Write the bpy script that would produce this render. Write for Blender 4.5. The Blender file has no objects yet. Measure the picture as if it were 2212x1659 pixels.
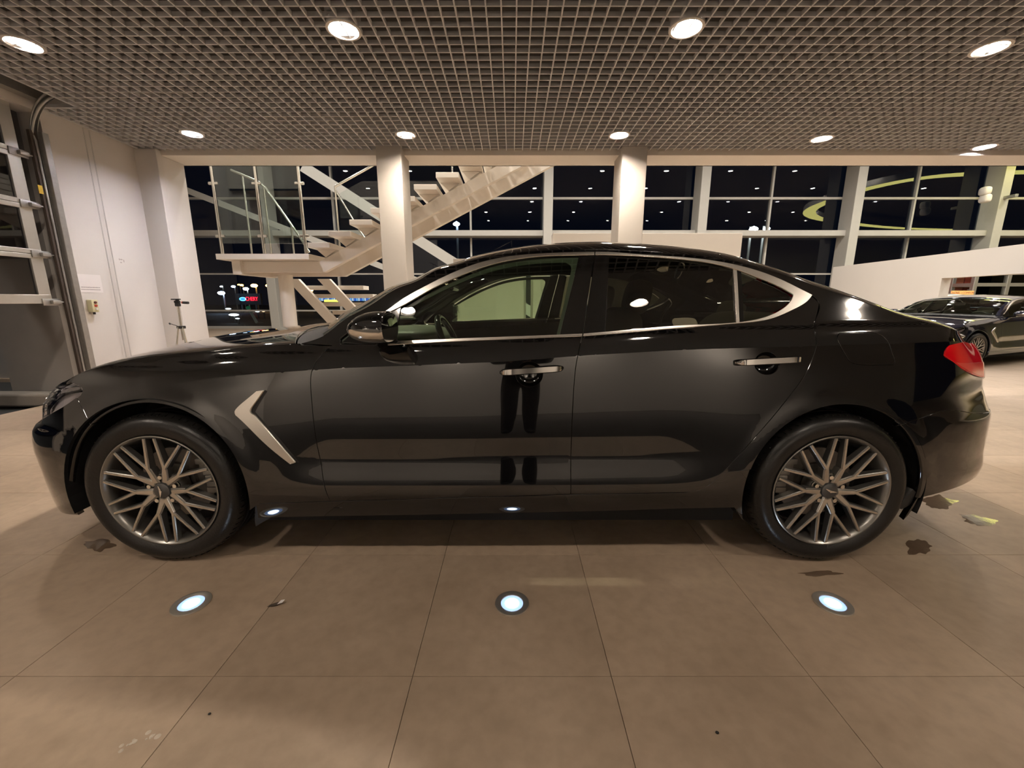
import bpy, bmesh, math, random
import numpy as np
from mathutils import Vector, Matrix
from mathutils.geometry import delaunay_2d_cdt
random.seed(7)
rng = np.random.default_rng(7)
C = bpy.context.scene.collection
sc = bpy.context.scene
R = math.radians

# ------------------------------------------------------------------ camera
CAM_H, PITCH, FPX = 1.11, R(11.5), 880.0
cd = bpy.data.cameras.new('camera'); cam = bpy.data.objects.new('camera', cd); C.objects.link(cam)
cam.location = (0, 0, CAM_H); cam.rotation_euler = (R(90) - PITCH, 0, 0)
cd.sensor_width = 36.0; cd.lens = 36.0 * FPX / 2212.0; cd.clip_start = 0.02; cd.clip_end = 400
sc.camera = cam
# ------------------------------------------------------------------ world: night sky
w = bpy.data.worlds.new('night'); sc.world = w; w.use_nodes = True
bg = w.node_tree.nodes['Background']; bg.inputs[0].default_value = (0.10, 0.16, 0.42, 1); bg.inputs[1].default_value = 0.012
# ------------------------------------------------------------------ exposure
sc.view_settings.view_transform = 'Standard'; sc.view_settings.look = 'None'
sc.view_settings.exposure = 0.54; sc.view_settings.gamma = 1.0; sc.view_settings.use_curve_mapping = False
sc.cycles.caustics_reflective = False; sc.cycles.caustics_refractive = False
sc.cycles.max_bounces = 10; sc.cycles.transparent_max_bounces = 24; sc.cycles.sample_clamp_indirect = 6.0
LAMP, HALL = 760.0, 690.0            # lens radiance of the downlights and of the upper hall lamps

CT, ST = math.cos(PITCH), math.sin(PITCH)
def P(u, v, y):
    """point on the plane Y=y that lies behind pixel (u, v)"""
    dx, dv = (u - 1106.0) / FPX, (829.5 - v) / FPX
    dy, dz = CT + dv * ST, -ST + dv * CT
    t = y / dy
    return np.array([dx * t, y, CAM_H + dz * t])
def proj(p):
    p = np.asarray(p, float); y = p[..., 1]; z = p[..., 2] - CAM_H
    D = y * CT - z * ST; up = y * ST + z * CT
    return np.stack([1106.0 + FPX * p[..., 0] / D, 829.5 - FPX * up / D], -1)

# ------------------------------------------------------------------ materials
MATS = {}
def mat(name, col, rough=0.5, metal=0.0, spec=0.5, coat=0.0, emit=None, es=0.0, var=0.0, vscale=8.0, bump=0.0, bscale=60.0, ior=1.5, aniso=False):
    if name in MATS: return MATS[name]
    m = bpy.data.materials.new(name); m.use_nodes = True; nt = m.node_tree
    b = nt.nodes['Principled BSDF']
    b.inputs['Base Color'].default_value = (*col, 1); b.inputs['Roughness'].default_value = rough
    b.inputs['Metallic'].default_value = metal; b.inputs['Specular IOR Level'].default_value = spec; b.inputs['IOR'].default_value = ior
    b.inputs['Coat Weight'].default_value = coat; b.inputs['Coat Roughness'].default_value = 0.01
    if emit: b.inputs['Emission Color'].default_value = (*emit, 1); b.inputs['Emission Strength'].default_value = es
    if var or bump:
        tc = nt.nodes.new('ShaderNodeTexCoord'); nz = nt.nodes.new('ShaderNodeTexNoise')
        nz.inputs['Scale'].default_value = vscale; nz.inputs['Detail'].default_value = 5
        nt.links.new(tc.outputs['Object'], nz.inputs['Vector'])
        if var:
            mr = nt.nodes.new('ShaderNodeMapRange'); mr.inputs[3].default_value = 1 - var; mr.inputs[4].default_value = 1 + var
            nt.links.new(nz.outputs[0], mr.inputs[0])
            vm = nt.nodes.new('ShaderNodeVectorMath'); vm.operation = 'SCALE'; vm.inputs[0].default_value = col
            nt.links.new(mr.outputs[0], vm.inputs['Scale']); nt.links.new(vm.outputs[0], b.inputs['Base Color'])
        if bump:
            n2 = nt.nodes.new('ShaderNodeTexNoise'); n2.inputs['Scale'].default_value = bscale; n2.inputs['Detail'].default_value = 4
            nt.links.new(tc.outputs['Object'], n2.inputs['Vector'])
            bp = nt.nodes.new('ShaderNodeBump'); bp.inputs['Strength'].default_value = bump; bp.inputs['Distance'].default_value = 0.01
            nt.links.new(n2.outputs[0], bp.inputs['Height']); nt.links.new(bp.outputs[0], b.inputs['Normal'])
    MATS[name] = m; return m
def glass(name, tint=(0.9, 0.95, 0.92), refl=1.0, ior=1.5, rough=0.0):
    if name in MATS: return MATS[name]
    m = bpy.data.materials.new(name); m.use_nodes = True; nt = m.node_tree; nt.nodes.clear()
    o = nt.nodes.new('ShaderNodeOutputMaterial'); mx = nt.nodes.new('ShaderNodeMixShader')
    tr = nt.nodes.new('ShaderNodeBsdfTransparent'); tr.inputs[0].default_value = (*tint, 1)
    gl = nt.nodes.new('ShaderNodeBsdfGlossy'); gl.inputs['Roughness'].default_value = rough
    gl.inputs['Color'].default_value = (refl, refl, refl, 1)
    fr = nt.nodes.new('ShaderNodeFresnel'); fr.inputs['IOR'].default_value = ior
    nt.links.new(fr.outputs[0], mx.inputs[0]); nt.links.new(tr.outputs[0], mx.inputs[1]); nt.links.new(gl.outputs[0], mx.inputs[2])
    nt.links.new(mx.outputs[0], o.inputs[0]); MATS[name] = m; return m
def emit(name, col, s):
    if name in MATS: return MATS[name]
    m = bpy.data.materials.new(name); m.use_nodes = True; nt = m.node_tree; nt.nodes.clear()
    o = nt.nodes.new('ShaderNodeOutputMaterial'); e = nt.nodes.new('ShaderNodeEmission')
    e.inputs[0].default_value = (*col, 1); e.inputs[1].default_value = s
    nt.links.new(e.outputs[0], o.inputs[0]); MATS[name] = m; return m

M_white = mat('white_paint', (0.69, 0.655, 0.62), 0.55, var=0.03, vscale=1.5, bump=0.03, bscale=90)
M_pier = mat('pier_paint', (0.47, 0.44, 0.40), 0.5, var=0.02)
M_cream = mat('cream_paint', (0.78, 0.73, 0.66), 0.45, var=0.02)
M_slat = mat('grey_lattice', (0.56, 0.56, 0.57), 0.55, var=0.05)
M_plenum = mat('dark_plenum', (0.045, 0.041, 0.037), 0.9, var=0.2)
M_alu = mat('aluminium', (0.62, 0.60, 0.56), 0.38, 0.75, var=0.05, vscale=20)
M_zinc = mat('zinc_steel', (0.42, 0.41, 0.39), 0.42, 0.8, var=0.15, vscale=30)
M_steel = mat('brushed_steel', (0.72, 0.69, 0.62), 0.22, 1.0, var=0.05, vscale=40)
M_post = mat('grey_post_paint', (0.42, 0.41, 0.38), 0.5, var=0.04)
M_asph = mat('asphalt', (0.035, 0.036, 0.038), 0.75, var=0.3, vscale=3)
M_conc = mat('concrete', (0.30, 0.27, 0.24), 0.8, var=0.15, vscale=5, bump=0.2)
M_jamb = mat('grey_jamb', (0.36, 0.34, 0.32), 0.7, var=0.06)
M_paint = mat('black_car_paint', (0.0035, 0.0035, 0.004), 0.06, 0.0, 0.4, coat=1.0, ior=1.40, var=0.15, vscale=3)
M_paint.node_tree.nodes['Principled BSDF'].inputs['Coat IOR'].default_value = 1.57
M_gap = mat('car_cavity', (0.004, 0.004, 0.004), 0.9, var=0.1)
M_blk = mat('black_gloss_trim', (0.006, 0.006, 0.006), 0.08, spec=0.6, var=0.1)
M_blkm = mat('black_matte_plastic', (0.012, 0.012, 0.012), 0.55, var=0.15, bump=0.1, bscale=200)
M_chrome = mat('chrome', (0.86, 0.84, 0.80), 0.12, 1.0, var=0.02)
M_satin = mat('satin_chrome', (0.84, 0.80, 0.74), 0.27, 1.0, var=0.02)
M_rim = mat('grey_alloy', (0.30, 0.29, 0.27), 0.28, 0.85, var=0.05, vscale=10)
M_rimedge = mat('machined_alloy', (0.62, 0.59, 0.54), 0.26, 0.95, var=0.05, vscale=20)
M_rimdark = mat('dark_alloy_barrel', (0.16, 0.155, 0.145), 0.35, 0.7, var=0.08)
M_tyre = mat('tyre_rubber', (0.010, 0.0095, 0.009), 0.30, spec=0.42, var=0.25, vscale=25, bump=0.12, bscale=120)
M_disc = mat('brake_disc_iron', (0.22, 0.20, 0.18), 0.4, 0.8, var=0.2, vscale=30)
M_caliper = mat('brake_caliper', (0.40, 0.38, 0.35), 0.4, 0.5, var=0.1)
M_red = mat('tail_red', (0.80, 0.006, 0.012), 0.08, spec=0.45, var=0.1)
M_redl = mat('tail_red_light', (0.85, 0.07, 0.06), 0.12, spec=0.45, var=0.1)
M_leather = mat('grey_leather', (0.42, 0.39, 0.34), 0.5, var=0.08, bump=0.1, bscale=150)
M_dash = mat('dashboard_plastic', (0.19, 0.18, 0.155), 0.45, var=0.1)
M_headl = mat('headliner', (0.02, 0.02, 0.02), 0.9, var=0.1)
G_front = glass('clear_green_glass', (0.62, 0.75, 0.58), ior=1.68)
G_rear = glass('privacy_glass', (0.13, 0.135, 0.105), ior=1.68)
G_wind = glass('windscreen_glass', (0.72, 0.82, 0.72), ior=1.5)
G_lens = glass('clear_lens', (0.93, 0.93, 0.96), ior=1.5)
G_fac = glass('facade_glass', (0.55, 0.62, 0.62), ior=1.62)
G_rail = glass('railing_glass', (0.80, 0.86, 0.84), ior=1.5)
G_door = glass('door_panel_glass', (0.45, 0.45, 0.45), ior=1.5)

# ------------------------------------------------------------------ object helpers
def tag(o, label=None, cat=None, group=None, kind=None):
    if label: o['label'] = label
    if cat: o['category'] = cat
    if group: o['group'] = group
    if kind: o['kind'] = kind
    return o
def wl(o):
    v = np.zeros(3)
    while o is not None: v += np.array(o.location); o = o.parent
    return v
def empty(name, loc=(0, 0, 0), label=None, cat=None, group=None, kind=None):
    o = bpy.data.objects.new(name, None); C.objects.link(o); o.location = loc; o.empty_display_size = 0.1
    return tag(o, label, cat, group, kind)
def mk(name, V, F, m, parent=None, smooth=None, N=None, local=False, origin=None):
    V = np.asarray(V, float)
    if parent is not None and not local: V = V - wl(parent)
    if parent is None and origin is not None: V = V - np.asarray(origin, float)
    me = bpy.data.meshes.new(name); me.from_pydata(V.tolist(), [], [list(map(int, f)) for f in F]); me.update()
    if N is not None:
        me.polygons.foreach_set('use_smooth', [True] * len(me.polygons))
        me.normals_split_custom_set_from_vertices(np.asarray(N, float).tolist())
    elif smooth:
        me.polygons.foreach_set('use_smooth', [True] * len(me.polygons)); me.set_sharp_from_angle(angle=R(smooth))
    if m is not None: me.materials.append(m)
    o = bpy.data.objects.new(name, me); C.objects.link(o)
    if parent is not None: o.parent = parent
    elif origin is not None: o.location = origin
    return o
class MB:
    def __init__(s): s.V = []; s.F = []
    def add(s, V, F):
        n = len(s.V); s.V += [tuple(map(float, v)) for v in V]; s.F += [[i + n for i in f] for f in F]; return s
    def box(s, a, b):
        (x0, y0, z0), (x1, y1, z1) = np.minimum(a, b), np.maximum(a, b)
        V = [(x0,y0,z0),(x1,y0,z0),(x1,y1,z0),(x0,y1,z0),(x0,y0,z1),(x1,y0,z1),(x1,y1,z1),(x0,y1,z1)]
        return s.add(V, [(0,3,2,1),(4,5,6,7),(0,1,5,4),(1,2,6,5),(2,3,7,6),(3,0,4,7)])
    def rbox(s, a, b, r=0.005):
        """box with chamfered edges"""
        a, b = np.minimum(a, b), np.maximum(a, b); bm = bmesh.new()
        M = Matrix.Translation(Vector((a + b) / 2)) @ Matrix.Diagonal((*(b - a), 1)); bmesh.ops.create_cube(bm, size=1, matrix=M)
        bmesh.ops.bevel(bm, geom=bm.edges[:], offset=r, segments=2, profile=0.5, affect='EDGES'); return s.bm(bm)
    def bm(s, bm):
        bm.verts.index_update(); s.add([v.co for v in bm.verts], [[v.index for v in f.verts] for f in bm.faces]); bm.free(); return s
    def prism(s, poly, y0, y1):
        """polygon in XZ extruded along Y"""
        n = len(poly); area = sum(poly[i][0]*poly[(i+1) % n][1]-poly[(i+1) % n][0]*poly[i][1] for i in range(n))
        if area < 0: poly = poly[::-1]
        V = [(x, y0, z) for x, z in poly] + [(x, y1, z) for x, z in poly]
        F = [tuple(range(n)), tuple(range(2*n-1, n-1, -1))] + [(i, i+n, (i+1) % n + n, (i+1) % n) for i in range(n)]
        return s.add(V, F)
    def prismx(s, poly, x0, x1):
        """polygon in YZ extruded along X"""
        n = len(poly); V = [(x0, y, z) for y, z in poly] + [(x1, y, z) for y, z in poly]
        F = [tuple(range(n-1, -1, -1)), tuple(range(n, 2*n))] + [(i, (i+1) % n, (i+1) % n + n, i+n) for i in range(n)]
        return s.add(V, F)
    def bar(s, p, q, wd, h, up=(0, 0, 1)):
        """rectangular beam from p to q"""
        p, q = np.array(p, float), np.array(q, float); d = q - p; d /= np.linalg.norm(d)
        up = np.array(up, float); sd = np.cross(d, up); sd /= np.linalg.norm(sd); up = np.cross(sd, d)
        V = [e + sd*a*wd/2 + up*b*h/2 for e in (p, q) for a, b in ((-1,-1),(1,-1),(1,1),(-1,1))]
        return s.add(V, [(3,2,1,0),(4,5,6,7),(0,1,5,4),(1,2,6,5),(2,3,7,6),(3,0,4,7)])
    def tube(s, path, r, n=10, cap=True):
        path = [np.array(p, float) for p in path]; k = len(path); rr = r if hasattr(r, '__len__') else [r]*k
        V = []; ref = None
        for i, p in enumerate(path):
            d = path[min(i+1, k-1)] - path[max(i-1, 0)]; d /= np.linalg.norm(d) + 1e-12
            if ref is None: ref = np.array([0, 0, 1.0]) if abs(d[2]) < 0.9 else np.array([1.0, 0, 0])
            a = np.cross(d, ref); a /= np.linalg.norm(a) + 1e-12; b = np.cross(d, a); ref = -b if np.dot(-b, ref) > 0 else b
            a2 = np.cross(d, ref); a2 /= np.linalg.norm(a2) + 1e-12
            for j in range(n):
                t = 2*math.pi*j/n; V.append(p + rr[i]*(a2*math.cos(t) + ref*math.sin(t)))
        F = [(i*n+j, i*n+(j+1) % n, (i+1)*n+(j+1) % n, (i+1)*n+j) for i in range(k-1) for j in range(n)]
        if cap: F += [tuple(range(n-1, -1, -1)), tuple(range((k-1)*n, k*n))]
        return s.add(V, F)
    def lathe(s, prof, c, axis='y', n=48, close=False):
        """profile of (radius, offset along axis)"""
        V = []; c = np.array(c, float); k = len(prof)
        for (r, h) in prof:
            for j in range(n):
                t = 2*math.pi*j/n; a, b = r*math.cos(t), r*math.sin(t)
                V.append(c + {'y': (a, h, b), 'z': (a, b, h), 'x': (h, a, b)}[axis])
        F = [(i*n+j, i*n+(j+1) % n, (i+1)*n+(j+1) % n, (i+1)*n+j) for i in range(k-1) for j in range(n)]
        if close: F += [((k-1)*n+j, (k-1)*n+(j+1) % n, (j+1) % n, j) for j in range(n)]
        return s.add(V, F)
    def grid(s, A):
        """A: (n, m, 3) array"""
        n, m = A.shape[:2]
        return s.add(A.reshape(-1, 3), [(i*m+j, i*m+j+1, (i+1)*m+j+1, (i+1)*m+j) for i in range(n-1) for j in range(m-1)])
    def ellipsoid(s, c, r, n=16, m=10, p=1.0):
        def sp(v): return math.copysign(abs(v)**p, v)
        A = [[(c[0]+r[0]*sp(math.cos(b))*sp(math.cos(a)), c[1]+r[1]*sp(math.cos(b))*sp(math.sin(a)), c[2]+r[2]*sp(math.sin(b))) for a in np.linspace(0, 2*math.pi, n+1)] for b in np.linspace(-math.pi/2, math.pi/2, m+1)]
        return s.grid(np.array(A))
    def build(s, name, m, parent=None, smooth=None, local=False, origin=None, fixn=False):
        o = mk(name, s.V, s.F, m, parent, smooth, None, local, origin)
        if fixn:
            b = bmesh.new(); b.from_mesh(o.data); bmesh.ops.remove_doubles(b, verts=b.verts, dist=1e-5)
            bmesh.ops.recalc_face_normals(b, faces=b.faces); b.to_mesh(o.data); b.free()
            if smooth: o.data.set_sharp_from_angle(angle=R(smooth))
        return o
def children(o): return list(o.children)
def copy_tree(o, parent=None):
    c = o.copy(); C.objects.link(c)
    if parent is not None: c.parent = parent
    for ch in children(o): copy_tree(ch, c)
    return c
def spl(xs, ys):
    """natural cubic spline"""
    xs, ys = np.asarray(xs, float), np.asarray(ys, float); n = len(xs); h = np.diff(xs)
    A = np.eye(n); r = np.zeros(n)
    for i in range(1, n-1):
        A[i, i-1:i+2] = h[i-1], 2*(h[i-1]+h[i]), h[i]; r[i] = 6*((ys[i+1]-ys[i])/h[i]-(ys[i]-ys[i-1])/h[i-1])
    m = np.linalg.solve(A, r)
    def f(x):
        x = np.asarray(x, float); i = np.clip(np.searchsorted(xs, x)-1, 0, n-2); t = x-xs[i]; H = h[i]
        b = (ys[i+1]-ys[i])/H-H*(2*m[i]+m[i+1])/6
        return ys[i]+t*(b+t*(m[i]/2+t*(m[i+1]-m[i])/(6*H)))
    return f
def pch(xs, ys):
    """monotone cubic, clamped outside"""
    xs, ys = np.asarray(xs, float), np.asarray(ys, float); h = np.diff(xs); d = np.diff(ys)/h; m = np.zeros(len(xs))
    m[0], m[-1] = d[0], d[-1]
    for i in range(1, len(xs)-1):
        if d[i-1]*d[i] > 0: w1, w2 = 2*h[i]+h[i-1], h[i]+2*h[i-1]; m[i] = (w1+w2)/(w1/d[i-1]+w2/d[i])
    def f(x):
        x = np.clip(np.asarray(x, float), xs[0], xs[-1]); i = np.clip(np.searchsorted(xs, x)-1, 0, len(h)-1); H = h[i]; t = (x-xs[i])/H
        return (1+2*t)*(1-t)**2*ys[i]+t*(1-t)**2*H*m[i]+t*t*(3-2*t)*ys[i+1]+t*t*(t-1)*H*m[i+1]
    return f
def sstep(x, a, b):
    t = np.clip((np.asarray(x, float)-a)/(b-a), 0, 1); return t*t*(3-2*t)
# ------------------------------------------------------------------ the setting: showroom shell
CEIL = 2.97; BEAM_Y = 5.62
def struct(o): o['kind'] = 'structure'; return o
# floor: porcelain tiles of 0.6 m, each laid singly over a dark bed
fm = bpy.data.materials.new('floor_tile'); fm.use_nodes = True; nt = fm.node_tree; pb = nt.nodes['Principled BSDF']
tc = nt.nodes.new('ShaderNodeNewGeometry'); n1 = nt.nodes.new('ShaderNodeTexNoise'); n1.inputs['Scale'].default_value = 1.6; n1.inputs['Detail'].default_value = 8; n1.inputs['Roughness'].default_value = .62
n2 = nt.nodes.new('ShaderNodeTexNoise'); n2.inputs['Scale'].default_value = 22; n2.inputs['Detail'].default_value = 6
oi = nt.nodes.new('ShaderNodeObjectInfo')
nt.links.new(tc.outputs['Position'], n1.inputs['Vector']); nt.links.new(tc.outputs['Position'], n2.inputs['Vector'])
cr = nt.nodes.new('ShaderNodeValToRGB'); cr.color_ramp.elements[0].position = .3; cr.color_ramp.elements[1].position = .75
cr.color_ramp.elements[0].color = (.360, .268, .192, 1); cr.color_ramp.elements[1].color = (.530, .412, .308, 1)
nt.links.new(n1.outputs[0], cr.inputs[0])
mx = nt.nodes.new('ShaderNodeMix'); mx.data_type = 'RGBA'; mx.blend_type = 'MULTIPLY'; mx.inputs[0].default_value = .35
cr2 = nt.nodes.new('ShaderNodeValToRGB'); cr2.color_ramp.elements[0].color = (.72, .72, .72, 1); cr2.color_ramp.elements[0].position = .3; cr2.color_ramp.elements[1].position = .6
nt.links.new(n2.outputs[0], cr2.inputs[0]); nt.links.new(cr.outputs[0], mx.inputs[6]); nt.links.new(cr2.outputs[0], mx.inputs[7])
hv = nt.nodes.new('ShaderNodeHueSaturation'); mr = nt.nodes.new('ShaderNodeMapRange'); mr.inputs[3].default_value = .93; mr.inputs[4].default_value = 1.07
nt.links.new(oi.outputs['Random'], mr.inputs[0]); nt.links.new(mr.outputs[0], hv.inputs['Value']); nt.links.new(mx.outputs[2], hv.inputs['Color']); nt.links.new(hv.outputs[0], pb.inputs['Base Color'])
pb.inputs['Specular IOR Level'].default_value = .28; rr = nt.nodes.new('ShaderNodeMapRange'); rr.inputs[3].default_value = .42; rr.inputs[4].default_value = .58; nt.links.new(n1.outputs[0], rr.inputs[0]); nt.links.new(rr.outputs[0], pb.inputs['Roughness'])
bp = nt.nodes.new('ShaderNodeBump'); bp.inputs['Strength'].default_value = .06; bp.inputs['Distance'].default_value = .004; nt.links.new(n2.outputs[0], bp.inputs['Height']); nt.links.new(bp.outputs[0], pb.inputs['Normal'])
# far floor: the same tiles as pattern, where they are too small to tell apart
ff = bpy.data.materials.new('far_floor_tiles'); ff.use_nodes = True; nt = ff.node_tree; pb = nt.nodes['Principled BSDF']; pb.inputs['Roughness'].default_value = .5; pb.inputs['Specular IOR Level'].default_value = .28
g = nt.nodes.new('ShaderNodeNewGeometry'); br = nt.nodes.new('ShaderNodeTexBrick'); br.offset = 0; br.inputs['Color1'].default_value = (.40, .31, .23, 1); br.inputs['Color2'].default_value = (.44, .34, .255, 1); br.inputs['Mortar'].default_value = (.08, .065, .05, 1)
br.inputs['Scale'].default_value = 1; br.inputs['Mortar Size'].default_value = .003; br.inputs['Brick Width'].default_value = .6; br.inputs['Row Height'].default_value = .6
nt.links.new(g.outputs['Position'], br.inputs['Vector']); nt.links.new(br.outputs[0], pb.inputs['Base Color'])
M_grout = mat('tile_bed', (.02, .016, .012), .9, var=.1)
TY0 = 1.03; floor = empty('floor', (0, 0, 0), kind='structure')
TX = [(-4.5, -.3+.6*0)]; x_lo, nx = -5.1, 20; y_lo, ny = TY0-1.2, 10
MB().box((x_lo, y_lo, -.05), (x_lo+.6*nx, y_lo+.6*ny, -.012)).build('bedding', M_grout, floor)
tb = bmesh.new(); bmesh.ops.create_cube(tb, size=1, matrix=Matrix.Translation((0, 0, -.006)) @ Matrix.Diagonal((.5984, .5984, .012, 1)))
bmesh.ops.bevel(tb, geom=[e for e in tb.edges if all(v.co.z > -.001 for v in e.verts)], offset=.0006, segments=1, affect='EDGES')
tme = bpy.data.meshes.new('tile'); tb.to_mesh(tme); tb.free(); tme.materials.append(fm)
for i in range(nx):
    for j in range(ny):
        o = bpy.data.objects.new('tile', tme); C.objects.link(o); o.parent = floor; o.location = (x_lo+.6*(i+.5), y_lo+.6*(j+.5), random.uniform(-.0004, 0))
X1, Y1 = x_lo+.6*nx, y_lo+.6*ny
mb = MB()
mb.box((-18, Y1, -.05), (42, 17, 0)); mb.box((X1, -6, -.05), (42, Y1, 0)); 
MB().box((x_lo, -6, -.05), (X1, y_lo-.001, 0)).build('dark_carpet_field', mat('dark_carpet', (.050, .043, .038), .9, var=.2, vscale=30), floor)
mb.build('far_tile_field', ff, floor)
# ceiling: open lattice of 0.1 m cells below a dark plenum
ceil = empty('ceiling', (0, 0, CEIL), kind='structure')
def slat_mesh(a, b): m = MB().box(a, b); me = bpy.data.meshes.new('slat'); me.from_pydata(m.V, [], m.F); me.materials.append(M_slat); return me
XL, XR, YF, YB = -4.65, 9.05, .65, BEAM_Y+.03
XD, YD = -4.25, 4.47                                       # notch over the lifting door
LAMPS = [(-3.60, 3.44), (-1.175, 3.28), (1.21, 3.26), (3.585, 3.49), (6.0, 3.45), (-3.62, 5.08), (-1.21, 5.11), (1.224, 5.12), (3.607, 5.22), (5.80, 5.48)]+[(x, y) for y in (.02, -3.75) for x in (-3.6, -1.2, 1.2, 3.6)]
HX, HT = .0048, .030
lx = slat_mesh((0, -HX, .0006), (XR-XL, HX, HT)); lxs = slat_mesh((0, -HX, .0006), (XR-XD, HX, HT))
for k in range(int((YB-YF)/.1)+1):
    y = YF+.006+.1*k
    o = bpy.data.objects.new('slat', lx if y > YD else lxs); C.objects.link(o); o.parent = ceil; o.location = ((XL if y > YD else XD), y, 0)
ly = slat_mesh((-HX, 0, 0), (HX, YB-YF, HT)); lys = slat_mesh((-HX, 0, 0), (HX, YB-YD, HT))
for k in range(int((XR-XL)/.1)+1):
    x = XL+.08+.1*k-.0
    sh = x < XD; o = bpy.data.objects.new('slat', lys if sh else ly); C.objects.link(o); o.parent = ceil; o.location = (x, YD if sh else YF, 0)
for a_, b_ in (((XL-.02, YD-.02, 0), (XL+.004, YB, HT)), ((XL, YD-.02, 0), (XD, YD+.004, HT)), ((XD-.02, YF, 0), (XD+.004, YD, HT)), ((XL, YB-.004, 0), (XR, YB+.012, HT)), ((XR-.004, YF, 0), (XR+.02, YB, HT)), ((XD, YF-.02, 0), (XR, YF+.004, HT))):
    MB().box(np.array(a_)+(0, 0, CEIL-.0008), np.array(b_)+(0, 0, CEIL)).build('edge_trim', M_slat, ceil)
MB().box((-6.2, -6.0, CEIL+.42), (14.0, BEAM_Y+.38, CEIL+.75)).build('plenum_slab', M_plenum, ceil)
MB().box((XL, -6.0, CEIL+.14), (XR, YF-.02, CEIL+.17)).build('rear_panel', M_slat, ceil)
# edge beam of the mezzanine and its two piers, wall end
struct(MB().box((-14.0, BEAM_Y, CEIL-.055), (14.0, BEAM_Y+.02, CEIL+.75)).box((-14, BEAM_Y+.02, CEIL-.055), (14.0, BEAM_Y+.42, CEIL-.03)).box((-14, BEAM_Y+.40, CEIL-.055), (14.0, BEAM_Y+.42, CEIL+.75)).build('trim_1', M_cream))
for x0, x1 in ((-1.672, -1.362), (1.352, 1.662)): struct(MB().rbox((x0, BEAM_Y-.16, -.01), (x1, BEAM_Y+.24, CEIL-.001), .006).build('column', M_pier))
# left wall between the lifting door and the pilaster
XW = -4.70
lw = struct(MB().box((XW-.22, 4.50, -.01), (XW, BEAM_Y+.45, CEIL+.42)).box((XW-.22, -6, CEIL-.02), (XW, 4.50, CEIL+.42)).box((XW-.22, -6, -.01), (XW, .6, CEIL)).build('wall_left', M_white))
struct(MB().rbox((XW-.02, BEAM_Y-.08, -.01), (-4.43, BEAM_Y-.002, CEIL-.001), .006).rbox((XW-.02, BEAM_Y-.01, -.01), (-4.43, BEAM_Y+.36, CEIL-.056), .006).build('column', M_white))
# walls that close the room
struct(MB().box((-6.2, -4.45, -.01), (9, -4.25, CEIL+.42)).build('wall_back', M_white))
struct(MB().box((41.8, -6, -.05), (42, 17, 7.2)).build('wall_right', M_white))
struct(MB().box((-18.2, BEAM_Y+.9, -.05), (-18.0, 17, 7.2)).build('wall_far_left', M_white))
struct(MB().box((-14, -6.2, CEIL+.7), (42, -6.0, 7.2)).build('wall_upper_back', M_white))
struct(MB().box((-18.2, -6.2, 7.0), (42.2, 17.2, 7.25)).build('ceiling_upper', mat('upper_ceiling', (.16, .155, .15), .8, var=.1)))
# ---- outer jamb, kerb and ground beyond the lifting door, car park beyond the glass
struct(MB().box((XW-.95, 4.50, -.01), (XW-.22, 4.72, 3.2)).build('wall_outer_jamb', M_jamb))
struct(MB().box((-18.2, BEAM_Y+.28, -.05), (XW-.21, BEAM_Y+.44, 7.2)).build('wall_outer', M_jamb))
kb = struct(MB().rbox((-7.5, 4.30, -.02), (XW-.30, 4.49, .12), .02).build('kerb', M_conc))
struct(MB().box((-120, -60, -.07), (-5.1, 17.3, -.051)).box((-5.1, 17.2, -.07), (90, 130, -.051)).box((-120, 17.3, -.07), (-5.1, 130, -.051)).build('ground', M_asph))
# ---- glass front: bays between grey posts, 6 m apart
YG = 17.0; ZT = (2.18, 3.67, 5.02, 6.35)
XG = (-16.0, -9.35, -4.6, 1.36, 7.18, 12.95, 18.35, 24.2)
for b in range(7):
    x0, x2 = XG[b], XG[b+1]; xh = (x0+x2)/2; wn = empty('window_%d' % (b+1), (x0, YG, 0), kind='structure')
    MB().rbox((x0-.17, YG-.75, 0), (x0+.17, YG-.12, 7.0), .01).build('post', M_post, wn)
    fr = MB()
    for xm in (x0, xh): fr.box((xm-.035, YG-.10, 0), (xm+.035, YG+.04, 7.0))
    fr.box((x0, YG-.09, 0), (x2, YG+.04, .10)); fr.box((x0, YG-.09, .70), (x2, YG+.04, .76))
    fr.box((x0, YG-.09, ZT[0]-.03), (x2, YG+.04, ZT[0]+.03)); fr.box((x0, YG-.55, ZT[1]-.10), (x2, YG+.04, ZT[1]+.10))
    fr.box((x0, YG-.09, ZT[2]-.04), (x2, YG+.04, ZT[2]+.04)); fr.box((x0, YG-.09, ZT[3]-.03), (x2, YG+.04, ZT[3]+.03))
    fr.build('frame', M_post, wn)
    zs = (.10, .73)+ZT+(7.0,)
    for xm, xn in ((x0, xh), (xh, x2)):
        for z0, z1 in zip(zs[:-1], zs[1:]): MB().add([(xm+.03, YG, z0), (xn-.03, YG, z0), (xn-.03, YG, z1), (xm+.03, YG, z1)], [(0, 1, 2, 3)]).build('pane', G_fac, wn)
MB().rbox((24.2-.17, YG-.75, 0), (24.2+.17, YG-.12, 7.0), .01).build('post', M_post, wn)
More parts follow.
